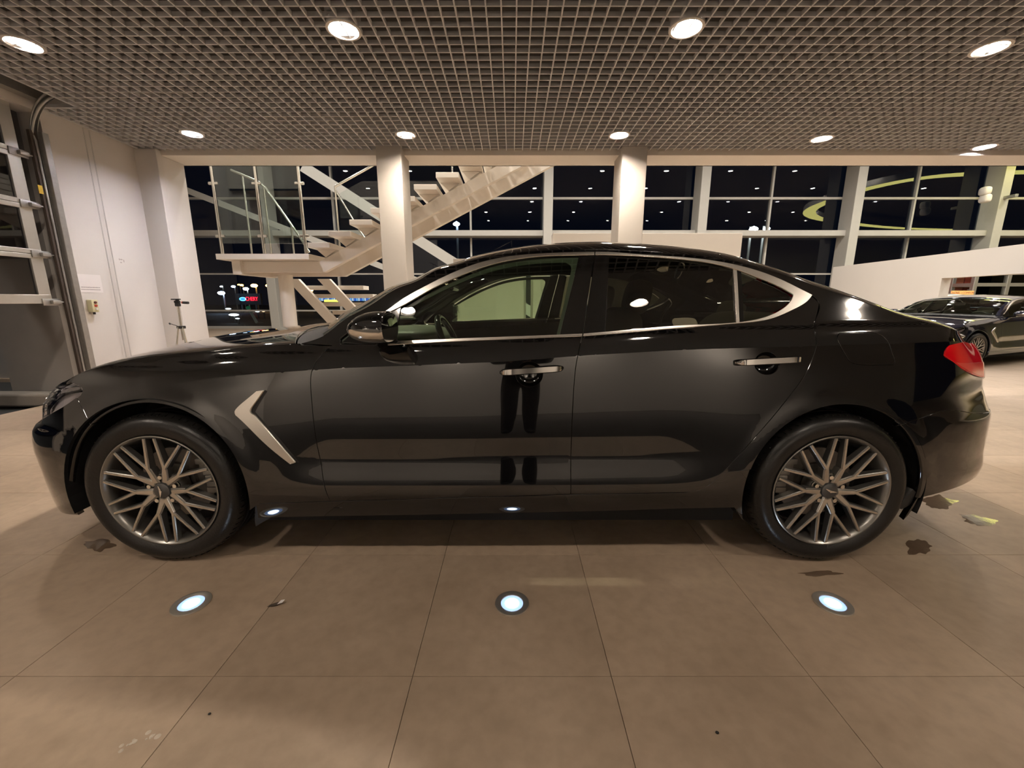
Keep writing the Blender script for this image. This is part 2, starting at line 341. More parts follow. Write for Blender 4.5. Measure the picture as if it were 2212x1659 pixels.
# ---- lamps
def lens_col(i): return (1.0, .80, .60) if i % 5 in (0, 1, 3) else ((1.0, .86, .72) if i % 5 == 2 else (.95, .90, .92))
ring = MB().lathe([(.118, .0), (.118, -.008), (.100, -.010), (.092, .0), (.090, .045)], (0, 0, 0), 'z', 32); rme = None
disc = MB().lathe([(.0001, .030), (.090, .030)], (0, 0, 0), 'z', 28)
disc.F = [f[::-1] for f in disc.F]
deep = MB().lathe([(.0001, .095), (.090, .095)], (0, 0, 0), 'z', 28); deep.F = [f[::-1] for f in deep.F]
shell = MB().lathe([(.118, .0), (.118, .10), (.0001, .12)], (0, 0, 0), 'z', 24)
ordn = ('far left', 'second from the left', 'third from the left', 'fourth from the left', 'far right')
DIM = {0: .55, 3: .62, 4: .1, 8: .8, 9: .6}; COOL = {5: 1, 9: 1}
for i, (x, y) in enumerate(LAMPS):
    row = 'front' if i < 5 else ('back' if i < 10 else '')
    k = i % 5
    lab = 'round white-ringed ceiling downlight in the %s row, %s' % (row, ordn[k]) if row else 'unseen round ceiling downlight between the saloon and the back wall'
    if row == 'front' and k == 4: lab = 'added unseen ceiling downlight beyond the right end of the front row'  # extra lamp added past the right edge of the view
    L = empty('downlight', (x, y, CEIL-.002), lab, 'ceiling light', 'recessed ceiling downlights' if row else 'downlights over the near floor')
    ring.build('trim_ring', M_white, L, smooth=40, local=True); shell.build('housing', M_slat, L, smooth=40, local=True)
    cold = i in COOL
    back = 0 if i < 10 else (1 if i < 14 else 2)  # last row is added, out of view, to brighten the back wall
    (deep if back == 2 else disc).build('lamp', emit('lamp_cool' if cold else ('lamp_warm_%d' % int(100*DIM.get(i, 1)), 'lamp_rear_%d' % (abs(x) < 2), 'added_wall_lamp')[back], (.93, .90, .97) if cold else (1.0, .865, .72), LAMP*(DIM.get(i, 1), .20 if abs(x) < 2 else .42, 2.3)[back]), L, local=True)
    if back == 2: MB().lathe([(.0915, .0), (.0915, .10)], (0, 0, 0), 'z', 28).build('baffle', M_blkm, L, smooth=40, local=True)
hl_ring = MB().lathe([(.13, 0), (.13, -.02), (.105, -.02), (.10, .02)], (0, 0, 0), 'z', 20); hl_disc = MB().lathe([(.0001, .0), (.105, .0)], (0, 0, 0), 'z', 16); hl_disc.F = [f[::-1] for f in hl_disc.F]
hp = None
for r in range(5):
    for c in range(11):
        x, y = -7.65+2.95*c, 1.9+2.95*r
        if hp is None:
            hp = empty('hall_lamp', (x, y, 6.98), 'small round white lamp on the high hall ceiling, mirrored in the dark glass', 'ceiling light', 'lamps of the high hall ceiling')
            hl_ring.build('trim_ring', M_white, hp, smooth=40, local=True); hl_disc.build('lamp', emit('lamp_hall', (1.0, .92, .82), HALL), hp, local=True)
        else:
            o = copy_tree(hp); o.location = (x, y, 6.98)
# ------------------------------------------------------------------ the black saloon: body surface
YC = 2.48                                                   # centre plane of the car
FX, RX, WZ, WY = -1.468, 1.331, 0.331, 1.574                # axle positions, wheel centre height, outer wheel face
PLAN = np.array([(-2.285,2.5),(-2.282,2.3),(-2.266,2.1),(-2.228,1.915),(-2.155,1.765),(-2.035,1.668),(-1.85,1.612),(-1.55,1.588),(-1.0,1.578),
 (-.5,1.572),(0,1.57),(.5,1.571),(1.0,1.576),(1.4,1.584),(1.72,1.600),(1.93,1.634),(2.09,1.695),(2.215,1.79),(2.305,1.94),(2.36,2.12),(2.39,2.3),(2.40,2.5)])*np.array([.992, 1])-np.array([0, .02])
A0 = np.concatenate([[0], np.cumsum(np.hypot(*np.diff(PLAN, axis=0).T))]); AMAX = A0[-1]
PX, PY = spl(A0, PLAN[:, 0]), spl(A0, PLAN[:, 1])
def plan(a):
    x, y = PX(a), PY(a); e = 1e-3
    tx, ty = (PX(a+e)-PX(a-e))/(2*e), (PY(a+e)-PY(a-e))/(2*e); l = np.hypot(tx, ty)
    return x, y, -ty/l, tx/l                                # point and inward normal
OA = pch([.15,.18,.24,.28,.33,.36,.46,.485,.52,.58,.63,.69,.75,.83,.885], [.040,.03,.010,.003,0,.0015,.0190,.0225,.0232,.0236,.0255,.0300,.0360,.0450,.0520])
OB = pch([.15,.20,.28,.33,.45,.6,.7,.8,.885], [.03,.015,.004,0,.005,.014,.023,.035,.050])
OT = pch([0,.03,.06,.085,.11,.2,.3,.4,.55], [0,.011,.026,.044,.056,.096,.143,.196,.285])
OF = pch([.1,.1613,.1866,.3002,.4156,.477,.5347,.5689,.5924,.6681,.6988,.7493,.8],[.0727,.0327,.0215,.0061,-.0038,-.0089,-.0037,.007,.0348,.0525,.0702,.1152,.1452])
OR = pch([.15,.2,.3327,.3832,.4463,.5437,.614,.6411,.6916,.7439,.7764,.8269,.8719,.908,.98],[.076,.056,.026,.0177,.0245,.0261,.0284,.0393,.058,.0743,.0765,.086,.1007,.12,.18])
def Y_crease(x):                                            # height of the door crease along the car
    return ZC(x)
_cr = [(300,832),(398,824),(528,808),(668,798),(821,790),(1075,779.5),(1249,767),(1475,754),(1750,746),(1900,742),(2060,738)]
ZC = pch([P(u, v, 1.63)[0] for u, v in _cr], [P(u, v, 1.63)[2] for u, v in _cr])
def off(a, z):
    x = PX(a); zc = ZC(x); z = np.asarray(z, float)
    q = .33+(np.minimum(z, zc)-.33)/(zc-.33)*(.885-.33); q = np.where(z < .33, z, q)
    wf = sstep(x, -1.02, -.72)*(1-sstep(x, .60, .98))
    o = wf*OA(q)+(1-wf)*OB(q)+OT(np.maximum(z-zc, 0))
    rr = np.sqrt((x-np.where(x < 0, FX, RX))**2+(z-WZ)**2); wl_ = sstep(rr, .46, .385)*sstep(z, .30, .45)
    o = o-.006*wl_                                          # flared wheel arch lip
    w1 = 1-sstep(x, -2.12, -1.84); w2 = sstep(x, 1.74, 2.10)
    o = o*(1-w1)+OF(z)*w1
    return o*(1-w2)+OR(z)*w2
def S(a, z):
    a = np.asarray(a, float); z = np.asarray(z, float)
    x, y, nx, ny = plan(a); o = off(a, z)
    return np.stack([x+nx*o, y+ny*o, z+0*x], -1)
def SN(a, z):
    e = 8e-4
    n = np.cross(S(a+e, z)-S(a-e, z), S(a, z+e)-S(a, z-e)); return n/np.linalg.norm(n, axis=-1, keepdims=True)
_ga, _gz = np.meshgrid(np.linspace(.02, AMAX-.02, 760), np.linspace(.12, 1.45, 240), indexing='ij')
_gp = proj(S(_ga, _gz)).reshape(-1, 2); _gn = SN(_ga, _gz).reshape(-1, 3); _gs = S(_ga, _gz).reshape(-1, 3)
_front = np.einsum('ij,ij->i', _gn, _gs-np.array([0, 0, CAM_H])) < .05
_gp[~_front] = 1e6; _gaf, _gzf = _ga.ravel(), _gz.ravel()
def inv(pts):
    """pixels of the car's near side -> surface parameters (a, z)"""
    out = []
    for (u, v) in pts:
        i = int(np.argmin((_gp[:, 0]-u)**2+(_gp[:, 1]-v)**2)); q = np.array([_gaf[i], _gzf[i]]); best = q.copy(); eb = 1e9
        for _ in range(5):
            p0 = proj(S(*q)); r = np.array([u, v])-p0; e = 1e-4
            if np.hypot(*r) < eb: eb, best = np.hypot(*r), q.copy()
            J = np.stack([(proj(S(q[0]+e, q[1]))-p0)/e, (proj(S(q[0], q[1]+e))-p0)/e], -1)
            if abs(np.linalg.det(J)) < 2e4: break
            d = np.linalg.solve(J, r); q = q+np.clip(d, -.02, .02)
        out.append(best)
    return np.array(out)
# upper edge of the side: bonnet edge, windscreen pillar, roof rail, boot edge
_up = [(122,838),(140,824),(170,808),(242,787),(333,770),(460,758),(560,749),(648,741),(690,729),(722,709),(742,692),(794,663),(861,622),(898,609),(945,583),(988,572),(1028,560),(1095,548),(1162,541),(1229,538.5),(1300,538),
 (1372,541),(1475,548),(1578,562),(1647,580),(1715,601),(1750,614),(1818,636),(1887,660),(1960,686),(2020,700),(2060,711),(2085,724),(2096,738)]
_uq = inv(_up); _k = [0]
for i in range(1, len(_uq)):
    if _uq[i, 0] > _uq[_k[-1], 0]+.01: _k.append(i)
_uq = _uq[_k]
ZU = pch(np.concatenate([[0, .35], _uq[:, 0], [AMAX-.35, AMAX]]), np.concatenate([[.775, .772], _uq[:, 1], [.965, .975]]))
_cx = [-2.3,-2.2,-2.0,-1.5,-.95,-.8,-.2,.4,.9,1.3,1.62,2.0,2.3,2.41]
C1 = pch(_cx, [.0,.012,.03,.036,.034,.02,.045,.052,.045,.03,.022,.022,.008,0]); C2 = pch(_cx, [0,.006,.012,.012,.010,.004,.010,.030,.030,.022,.018,.016,.006,0])
DX = pch([-1.9,-.95,-.75,-.2,.3,.9,1.6,1.9,2.2], [0,-.20,-.22,-.06,0,.05,.20,.10,0])
def T(a, e):
    a = np.asarray(a, float); e = np.asarray(e, float)
    U = S(a, ZU(a)); x, y, z = U[..., 0], U[..., 1], U[..., 2]; h = YC-y; m = 1-np.abs(1-e)
    f1 = 1-(1-m)**2; f2 = 1-np.exp(-m*h/.04)
    return np.stack([x+DX(x)*f1, y+h*e, z+C1(x)*f1+C2(x)*f2], -1)
def TN(a, e):
    d = 1e-3; n = np.cross(T(a+d, e)-T(a-d, e), T(a, e+d)-T(a, e-d)); return n/(np.linalg.norm(n, axis=-1, keepdims=True)+1e-12)
def a_of(u, v): return float(inv([(u, v)])[0, 0])

car = empty('saloon_car', (0, YC, 0), 'glossy black four-door saloon with grey multi-spoke wheels parked across the tiled floor', 'car')
def mirror_y(V): V = np.array(V); V[..., 1] = 2*YC-V[..., 1]; return V

def smooth_path(pts, step=.014, lin=False):
    """resample a path given in (a, z); three or more points are splined"""
    q = np.asarray(pts, float)
    if len(q) == 1: return q
    if lin:
        return np.concatenate([q[i]+(q[i+1]-q[i])*np.linspace(0, 1, max(2, int(np.hypot(*(q[i+1]-q[i]))/step)+1))[:, None] for i in range(len(q)-1)])
    s = np.concatenate([[0], np.cumsum(np.hypot(*np.diff(q, axis=0).T))]); n = max(2, int(s[-1]/step)+1); t = np.linspace(0, s[-1], n)
    if len(q) == 2: return q[0]+(q[1]-q[0])*(t/s[-1])[:, None]
    return np.stack([pch(s, q[:, 0])(t), pch(s, q[:, 1])(t)], -1) if len(q) < 4 else np.stack([spl(s, q[:, 0])(t), spl(s, q[:, 1])(t)], -1)
def outline(paths, az=False, step=.014):
    o = []
    for p in paths:
        q = smooth_path(np.asarray(p, float) if (az or isinstance(p, np.ndarray)) else inv(p), step)
        for r in q:
            if not o or np.hypot(*(r-o[-1])) > .0025: o.append(r)
    if np.hypot(*(o[0]-o[-1])) < .0025: o.pop()
    o = np.array(o); x, y = o.T
    if np.sum(x*np.roll(y, -1)-np.roll(x, -1)*y) < 0: o = o[::-1]
    return o
def inset(o, d):
    if d == 0: return o
    e = np.roll(o, -1, 0)-o; e /= np.hypot(*e.T)[:, None]; n = np.stack([-e[:, 1], e[:, 0]], -1); m = n+np.roll(n, 1, 0)
    m /= np.maximum(np.sum(m*n, -1), .45)[:, None]; m = m*1.0
    l = np.hypot(*m.T); m = m*np.minimum(1, 1.8/l)[:, None]
    return o+m*d
def inside(pt, o):
    x, y = pt.T; r = np.zeros(len(pt), bool)
    for (x0, y0), (x1, y1) in zip(o, np.roll(o, -1, 0)):
        c = (y0 > y) != (y1 > y); r ^= c & (x < (x1-x0)*(y-y0)/(y1-y0+1e-15)+x0)
    return r
def panel(name, paths, m, parent=None, gap=.002, depth=.022, lift=0.0, grid=.022, holes=(), both=True, az=False, out=None, step=.014, crease=True):
    """a body panel: an outline on the side surface, filled, lifted onto it and given returned edges; both=True adds its mirror image"""
    loops = [inset(outline(paths, az, step) if out is None else out, gap)]+[inset(outline(h, az, .008)[::-1], .0) for h in holes]
    lo, hi = loops[0].min(0), loops[0].max(0)
    ga, gz = np.meshgrid(np.arange(lo[0], hi[0], grid), np.arange(lo[1], hi[1], grid*.9), indexing='ij'); g = np.stack([ga.ravel(), gz.ravel()], -1)
    if crease:
        ca = np.arange(lo[0], hi[0], grid*.7); cz = ZC(PX(ca))
        g = g[np.abs(g[:, 1]-ZC(PX(g[:, 0]))) > .006]
        g = np.concatenate([g]+[np.stack([ca, cz+k], -1) for k in (-.0012, .0012)])
    def ok(p):
        r = inside(p, loops[0])
        for h in loops[1:]: r &= ~inside(p, h)
        return r
    g = g[ok(g)]; allb = np.concatenate(loops)
    dmin = np.min(np.hypot(g[:, None, 0]-allb[None, :, 0], g[:, None, 1]-allb[None, :, 1]), 1) if len(g) else np.zeros(0)
    g = g[dmin > .0055]
    pts = np.concatenate([allb, g]); edges = []; n0 = 0
    for l in loops: k = len(l); edges += [(n0+i, n0+(i+1) % k) for i in range(k)]; n0 += k
    vs, _e, fs, ov, *_ = delaunay_2d_cdt([Vector(p) for p in pts], edges, [], 0, 1e-6)
    vs = np.array([tuple(v) for v in vs]); fs = np.array([f for f in fs if len(f) == 3])
    fs = fs[ok(vs[fs].mean(1))]
    Pn = SN(vs[:, 0], vs[:, 1]); Pv = S(vs[:, 0], vs[:, 1])+Pn*lift
    e1 = Pv[fs[0][1]]-Pv[fs[0][0]]; e2 = Pv[fs[0][2]]-Pv[fs[0][0]]
    if np.dot(np.cross(e1, e2), Pn[fs[0][0]]) < 0: fs = fs[:, ::-1]
    V, N, F = [Pv], [Pn], fs.tolist(); nv = len(Pv)
    if depth:
        for l in loops:
            k = len(l); p = S(l[:, 0], l[:, 1]); n = SN(l[:, 0], l[:, 1]); lo2 = inset(l, -.004); lat = S(lo2[:, 0], lo2[:, 1])-p
            lat -= n*np.sum(lat*n, -1)[:, None]; lat /= np.linalg.norm(lat, axis=-1)[:, None]+1e-12; p = p+n*lift
            n1 = n+lat; n1 /= np.linalg.norm(n1, axis=-1)[:, None]
            V += [p, p+lat*.0008-n*.0008, p+lat*.0009-n*depth]; N += [n, n1, lat]
            for i in range(k):
                j = (i+1) % k
                for r in (0, 1):
                    f = [nv+r*k+i, nv+(r+1)*k+i, nv+(r+1)*k+j, nv+r*k+j]; F.append(f)
            nv += 3*k
    V, N = np.concatenate(V), np.concatenate(N)
    # orient the returned edges outwards
    for q in range(len(fs), len(F)):
        f = F[q]; c = np.cross(V[f[1]]-V[f[0]], V[f[3]]-V[f[0]])
        if np.dot(c, N[f[1]]) < 0: F[q] = f[::-1]
    par = parent if parent is not None else car
    res = [mk(name, V, F, m, par, N=N)]
    if both:
        V2 = mirror_y(V); N2 = N*np.array([1, -1, 1]); par2 = par if not isinstance(both, bpy.types.Object) else both
        res.append(mk(name, V2, [f[::-1] for f in F], m, par2, N=N2))
    return res
def top(name, a0, a1, e0, e1, m, na=40, ne=40, gap=.004, lift=0.0, depth=.02, parent=None):
    al, el = np.meshgrid(np.linspace(a0+gap, a1-gap, na), np.linspace(e0, e1, ne), indexing='ij')
    n = TN(al, el); n *= np.sign(n[..., 2:3]+1e-9); p = T(al, el)+n*lift
    V = p.reshape(-1, 3); N = n.reshape(-1, 3); k = len(V); F = [(i*ne+j, (i+1)*ne+j, (i+1)*ne+j+1, i*ne+j+1) for i in range(na-1) for j in range(ne-1)]
    t = np.cross(V[F[0][1]]-V[F[0][0]], V[F[0][2]]-V[F[0][0]])
    if np.dot(t, N[F[0][0]]) < 0: F = [f[::-1] for f in F]
    if depth:
        ring = [i*ne for i in range(na)]+[(na-1)*ne+j for j in range(1, ne)]+[i*ne+ne-1 for i in range(na-2, -1, -1)]+[j for j in range(ne-2, 0, -1)]
        rp, rn = V[ring], N[ring]; c = V.mean(0); lat = np.roll(rp, -1, 0)-np.roll(rp, 1, 0); lat = np.cross(lat, rn); lat /= np.linalg.norm(lat, axis=-1)[:, None]+1e-12
        if np.sum(lat*(rp-c)) < 0: lat = -lat
        V = np.concatenate([V, rp+lat*.0008-rn*.0008, rp-rn*depth]); n1 = rn+lat; n1 /= np.linalg.norm(n1, axis=-1)[:, None]; N = np.concatenate([N, n1, lat]); q = len(ring)
        for i in range(q):
            j = (i+1) % q
            for x in ((ring[i], k+i, k+j, ring[j]), (k+i, k+q+i, k+q+j, k+j)):
                cr = np.cross(V[x[1]]-V[x[0]], V[x[3]]-V[x[0]]); F.append(x if np.dot(cr, lat[i]+rn[i]*.2) > 0 else x[::-1])
    return mk(name, V, F, m, parent or car, N=N)

# ---- shared outlines, in photograph pixels, read back onto the surface
gap_front = [(735,731),(707,754),(682,783),(673,804),(672,851),(677.5,912),(685,962),(695,1013),(702,1054),(713,1083)]
door_low_f = [(713,1083),(970,1075.5),(1233,1068)]
gap_mid = [(1233,1068),(1233,1000),(1239,848),(1249,764),(1257.5,725)]
door_low_r = [(1233,1068),(1360,1066),(1478,1064)]
gap_rear = [(1478,1064),(1510,1060),(1532,1049),(1553,1030),(1611,967),(1669,901),(1715,844),(1743,802),(1757,768),(1763.5,737),(1760,713),(1763.5,685),(1770,655),(1757,640)]
def circ(cx, r, z0=None, a0=200, a1=-20, n=60, cz=WZ):
    """wheel arch of radius r round the axle, as (a, z), from angle a0 to a1 (degrees)"""
    out = []
    for t in np.linspace(R(a0), R(a1), n):
        q_ = r+(.052*float(sstep(math.degrees(t), 160, 197)) if cx < 0 and r < .40 else 0); x, z = cx+q_*math.cos(t), cz+q_*math.sin(t)
        a = float(np.interp(x, PX(np.linspace(0, AMAX, 4000)), np.linspace(0, AMAX, 4000))); out.append((a, z))
    return np.array(out)
ARC_F = circ(FX, .377, a0=197.5, a1=-32); ARC_R = circ(RX, .375, a0=206, a1=-22)
sill_top_f = [(560,1088),(640,1085.5),(713,1083)]
UA = np.linspace(0, AMAX, 400); UPPER = np.stack([UA, ZU(UA)], -1)
def upper(u0, u1):
    a0, a1 = u0, u1; n = max(2, int(abs(a1-a0)/.014)); t = np.linspace(a0, a1, n); return np.stack([t, ZU(t)], -1)
aq = lambda u, v: inv([(u, v)])[0]

# bumper / wing seam behind the headlight
hl = [[(93,905),(105,897),(118,889),(142,875),(163,860)],[(163,860),(173,851),(175,844),(172,837)],[(172,837),(160,832),(146,832)],[(146,832),(128,834),(112,846),(101,862),(93,880),(91,905)]]
seam_a = aq(166, 860); arcF_seam = ARC_F[17]
wing_front = np.array([seam_a, (seam_a+arcF_seam)/2, arcF_seam])
a_hl = aq(150, 831)[0]; a_hood = float(aq(168, 812)[0])
# front bumper: from the nose centre to the arch
zb_f = lambda a: .155+0*a
bot = np.stack([np.linspace(ARC_F[0, 0]-.006, .004, 30), np.interp(np.linspace(0, 1, 30), [0, .08, .2, 1], [.203, .192, .178, .185])], -1)
nose_top = np.stack([np.linspace(.004, aq(95, 905)[0]-.06, 14), np.linspace(.60, .605, 14)], -1)
hlq = outline(hl)
low_edge = inv([(93,905),(105,897),(118,889),(142,875),(163,860)])
bump = np.concatenate([smooth_path(nose_top), smooth_path(low_edge), smooth_path(wing_front), ARC_F[17::-1], smooth_path(bot)])
def clean(o):
    r = [o[0]]
    for p in o[1:]:
        if np.hypot(*(p-r[-1])) > .003: r.append(p)
    if np.hypot(*(r[0]-r[-1])) < .003: r.pop()
    o = np.array(r); x, y = o.T
    return o[::-1] if np.sum(x*np.roll(y, -1)-np.roll(x, -1)*y) < 0 else o
panel('front_bumper', None, M_paint, out=clean(bump), gap=.0012)
# nose between the headlights: grille with horizontal bars
gr = clean(np.concatenate([smooth_path(np.array([(.004, .61), (aq(95, 905)[0]-.075, .615)])), smooth_path(np.array([(aq(95, 905)[0]-.085, .73), (.004, .735)]))]))
panel('grille_surround', None, M_blk, out=gr, gap=.003, lift=-.012)
for z in (.63, .655, .68, .705):
    q = clean(smooth_path(np.array([(.004, z), (aq(95, 905)[0]-.11, z), (aq(95, 905)[0]-.11, z+.010), (.004, z+.010), (.004, z)])) if False else np.concatenate([smooth_path(np.array([(.004, z), (aq(95, 905)[0]-.11, z)])), smooth_path(np.array([(aq(95, 905)[0]-.11, z+.01), (.004, z+.01)]))]))
    panel('grille_bar', None, M_satin, out=q, gap=0, lift=.002, depth=.012, crease=False)
# headlights
lens = panel('headlight', hl, G_lens, gap=.002, depth=.006, lift=.001)
for L, b in ((lens[0], False), (lens[1], True)):
    pass
hb = panel('lamp_housing', hl, mat('headlamp_silver', (0.80, 0.76, 0.77), 0.32, 0.15, var=0.05), parent=lens[0], both=lens[1], gap=.005, depth=.004, lift=-.022)
panel('lamp_housing', [[(112,868),(128,852),(150,846),(168,842)],[(168,842),(165,834),(148,834),(130,838)],[(130,838),(116,850),(112,868)]], M_chrome, parent=lens[0], both=lens[1], gap=.001, depth=.004, lift=-.016)
panel('lamp_divider', [[(96,893),(113,866),(135,853),(172,846)],[(172,846),(173,843)],[(173,843),(135,848),(110,860),(94,890)]], M_blk, parent=lens[0], both=lens[1], gap=0, depth=.004, lift=-.010, step=.006)
# front wings
wing = np.concatenate([smooth_path(wing_front[::-1]), smooth_path(inv([(168,858),(176,850),(178,842),(173,835),(160,829),(152,828)])), upper(a_hl+.02, aq(648,741)[0]), smooth_path(inv([(648,741),(636,748)]))[:1],
    smooth_path(inv([(646,745),(729,747)])), smooth_path(inv(gap_front[1:])), smooth_path(inv(sill_top_f))[::-1], ARC_F[:16:-1][0:0], ARC_F[-6:16:-1]])
panel('front_wing', None, M_paint, out=clean(wing))
# scuttle corner below the pillar
# side frame: pillar, roof rail, rear quarter
ch_out = [(770,704),(834,671.5),(868,647.5),(914.6,620.5),(961.5,597),(1028,570.3),(1095,555),(1162,548.5),(1229,545.8),(1300,545),(1372,550),(1475,556.7),(1578,570.4),(1646.7,589),(1698,610),(1730,626),(1754,637.5)]
_pr = proj(S(ARC_R[:, 0], ARC_R[:, 1]))[:, 1]; ja = int(np.argmax(_pr < 1022)); gap_foot = [(1478,1064),(1510,1060),(1532,1049),(1553,1030),(1561,1021)]; gap_up = [(1561,1021),(1611,967)]+gap_rear[5+1:] if False else [(1561,1021),(1611,967),(1669,901),(1715,844),(1743,802),(1757,768),(1763.5,737),(1760,713),(1763.5,685),(1770,655),(1757,640)]
quarter_low = np.array([ARC_R[ja], inv([(1561,1021.5)])[0]])
bumper_seam = inv([(1934,921),(1962,912),(1990,903),(2020,892),(2046,887),(2080,889),(2112,893),(2138,890)])
tl = [[(2039,768),(2046.5,750),(2060,743.5),(2092,742)],[(2092,742),(2106,749),(2117,767),(2123.5,790),(2126,815),(2123,830)],[(2123,830),(2110,821),(2073.5,793),(2050,776),(2039,768)]]
WRAP = .15
def wrapped(path):
    q = inv(path); q[:, 0] += WRAP*sstep(np.array(path)[:, 0], 2085, 2122); return q
tl = [wrapped(p) for p in tl]
tlq = wrapped([(2123,830),(2110,821),(2073.5,793),(2050,776),(2039,768),(2046.5,750),(2060,743.5),(2088,741)])
ia = [i for i, p in enumerate(ARC_R) if p[0] > aq(1934, 921)[0]][0]
tail_bot = inv([(2138,890)])[0]
frame = np.concatenate([smooth_path(inv([(729,747),(650,742)])), upper(aq(650,741)[0], tlq[-1][0]), smooth_path(tlq)[::-1], smooth_path(np.array([tlq[0], (tlq[0]+tail_bot)/2+np.array([.004, 0]), tail_bot])), smooth_path(bumper_seam)[::-1],
    ARC_R[ia:ja:-1], smooth_path(quarter_low, lin=True), smooth_path(inv(gap_up)), smooth_path(inv([(1757,640),(1754,637.5)])), smooth_path(inv(ch_out))[::-1], smooth_path(inv([(770,704),(735,731)]))])
fuel = [[(1813,719),(1850,716.5),(1880,717),(1905,724),(1920,740),(1930,768),(1934,783),(1930,789)],[(1930,789),(1900,789.5),(1853,788),(1836,782),(1826,768),(1812,742),(1808,727),(1813,719)]]
quarter = panel('side_frame', None, M_paint, out=clean(frame), holes=[fuel])
panel('fuel_flap', fuel, M_paint, gap=.0035, both=False)
# doors, each with its handle pocket cut out
def ell(cu, cv, ru, rv, n=28): return [[(cu+ru*math.cos(t), cv+rv*math.sin(t)) for t in np.linspace(0, 2*math.pi, n)]]
pocket_f, pocket_r = ell(1143.5, 808.5, 30, 27.5), ell(1657, 785, 28, 25)
df = panel('front_door', [gap_front, door_low_f, gap_mid, [(1257.5,725),(1160,729),(1062,732.5),(950,736.5),(844,742),(735,731+12)]], M_paint, holes=[pocket_f])
dr = panel('rear_door', [door_low_r, gap_rear[:-1], [(1770,655),(1757,642)], [(1752,640),(1745,649),(1715,669),(1664,689.5),(1606,698),(1475,708.5),(1337,720),(1259,725)], gap_mid[::-1]], M_paint, holes=[pocket_r])
def bowl(pts, door, mirror):
    q = inv(pts[0][:-1]); c = q.mean(0); rows = []
    for k, d in ((1.03, .002), (1.0, .006), (.9, .022), (.7, .032), (.4, .036), (.05, .037)):
        s_ = c+(q-c)*k; p = S(s_[:, 0], s_[:, 1])-SN(s_[:, 0], s_[:, 1])*d; rows.append(np.concatenate([p, p[:1]]))
    A = np.array(rows)
    if mirror: A = mirror_y(A)
    MB().grid(A).build('handle_pocket', M_blk, door, smooth=50)
def handle(pl, pr, door, mirror, tl_=.5):
    a = inv([pl, pr]); n = 26; V = []
    for i in range(n):
        t = i/(n-1); q = a[0]*(1-t)+a[1]*t; p = S(*q); nr = SN(*q)
        e = min(1, min(t, 1-t)/.17); e = math.sqrt(1-(1-e)**2); hh = .004+.0095*e; dd = .006+.034*e; th = .004+.006*e
        up = np.array([0, 0, 1.0]); up = up-nr*np.dot(up, nr); up /= np.linalg.norm(up)
        c = p+nr*(dd-.004)
        ring = [c+up*hh*sy+nr*th*sn for sy, sn in ((-1,-.6),(-1,.2),(-.75,.8),(.75,1.0),(1,.3),(1,-.6),(.6,-1),(-.6,-1))]
        V.append(ring+[ring[0]])
    A = np.array(V)
    if mirror: A = mirror_y(A)
    h = MB().grid(A).build('door_handle', M_chrome, door, smooth=40); return h
for i in (0, 1):
    bowl(pocket_f, df[i], i); bowl(pocket_r, dr[i], i)
    handle((1079,804.5), (1217.5,795), df[i], i); handle((1587,784), (1725.5,776.5), dr[i], i)
    # key slot cover on the front handle
# sills
sill = np.concatenate([smooth_path(inv([(551,1089),(640,1086.5),(713,1084),(970,1076.5),(1233,1069),(1478,1065)]), lin=True), smooth_path(inv(gap_foot[1:]), lin=False), ARC_R[ja:0:-1], smooth_path(inv([(1588,1098),(1465,1100.5),(1300,1106),(1106,1110),(727,1117),(600,1119),(556,1121)]), lin=True)])
panel('side_skirt', None, M_paint, out=clean(sill), lift=-.004)
# rear bumper
arl = ARC_R[ia:]
rb_low = np.concatenate([inv([(1981,1077),(2031,1064.5),(2079,1048),(2108,1030)]), np.array([(AMAX-.55, .345), (AMAX-.3, .35), (AMAX-.004, .35)])])
rear = np.concatenate([smooth_path(bumper_seam), smooth_path(np.array([tail_bot, (AMAX-.35, .63), (AMAX-.004, .63)])), smooth_path(rb_low)[::-1], arl[::-1]])
panel('rear_bumper', None, M_paint, out=clean(rear), gap=.0015)
# lower diffuser and boot face round the tail
dif = np.concatenate([smooth_path(np.array([(AMAX-.75, .338), (AMAX-.4, .345), (AMAX-.004, .345)])), smooth_path(np.array([(AMAX-.004, .22), (AMAX-.45, .22), (AMAX-.72, .27)]))])
panel('rear_diffuser', None, M_blkm, out=clean(dif), gap=.001, lift=-.012, crease=False)
bface = np.concatenate([smooth_path(np.array([tail_bot, (AMAX-.35, .635), (AMAX-.004, .635)])), upper(AMAX-.004, tlq[-1][0]+.01), smooth_path(tlq[:1]), smooth_path(np.array([tlq[0], tail_bot]))])
a_tl1 = tlq[0][0]+.012
bf = clean(np.concatenate([smooth_path(np.array([(a_tl1, .645), (AMAX-.004, .64)])), upper(AMAX-.004, a_tl1)]))
panel('boot_face', None, M_paint, out=bf, gap=.001)
# tail lights
tlp = panel('tail_light', tl, M_red, gap=.002, depth=.012, lift=.002)
panel('lower_lens', [wrapped([(2060,781.5),(2085,783),(2122,784)]),wrapped([(2122,784),(2125,815),(2122,828)]),wrapped([(2122,828),(2108,818),(2073.5,791.5),(2060,781.5)])], M_redl, parent=tlp[0], both=tlp[1], gap=.003, depth=.003, lift=.0035)
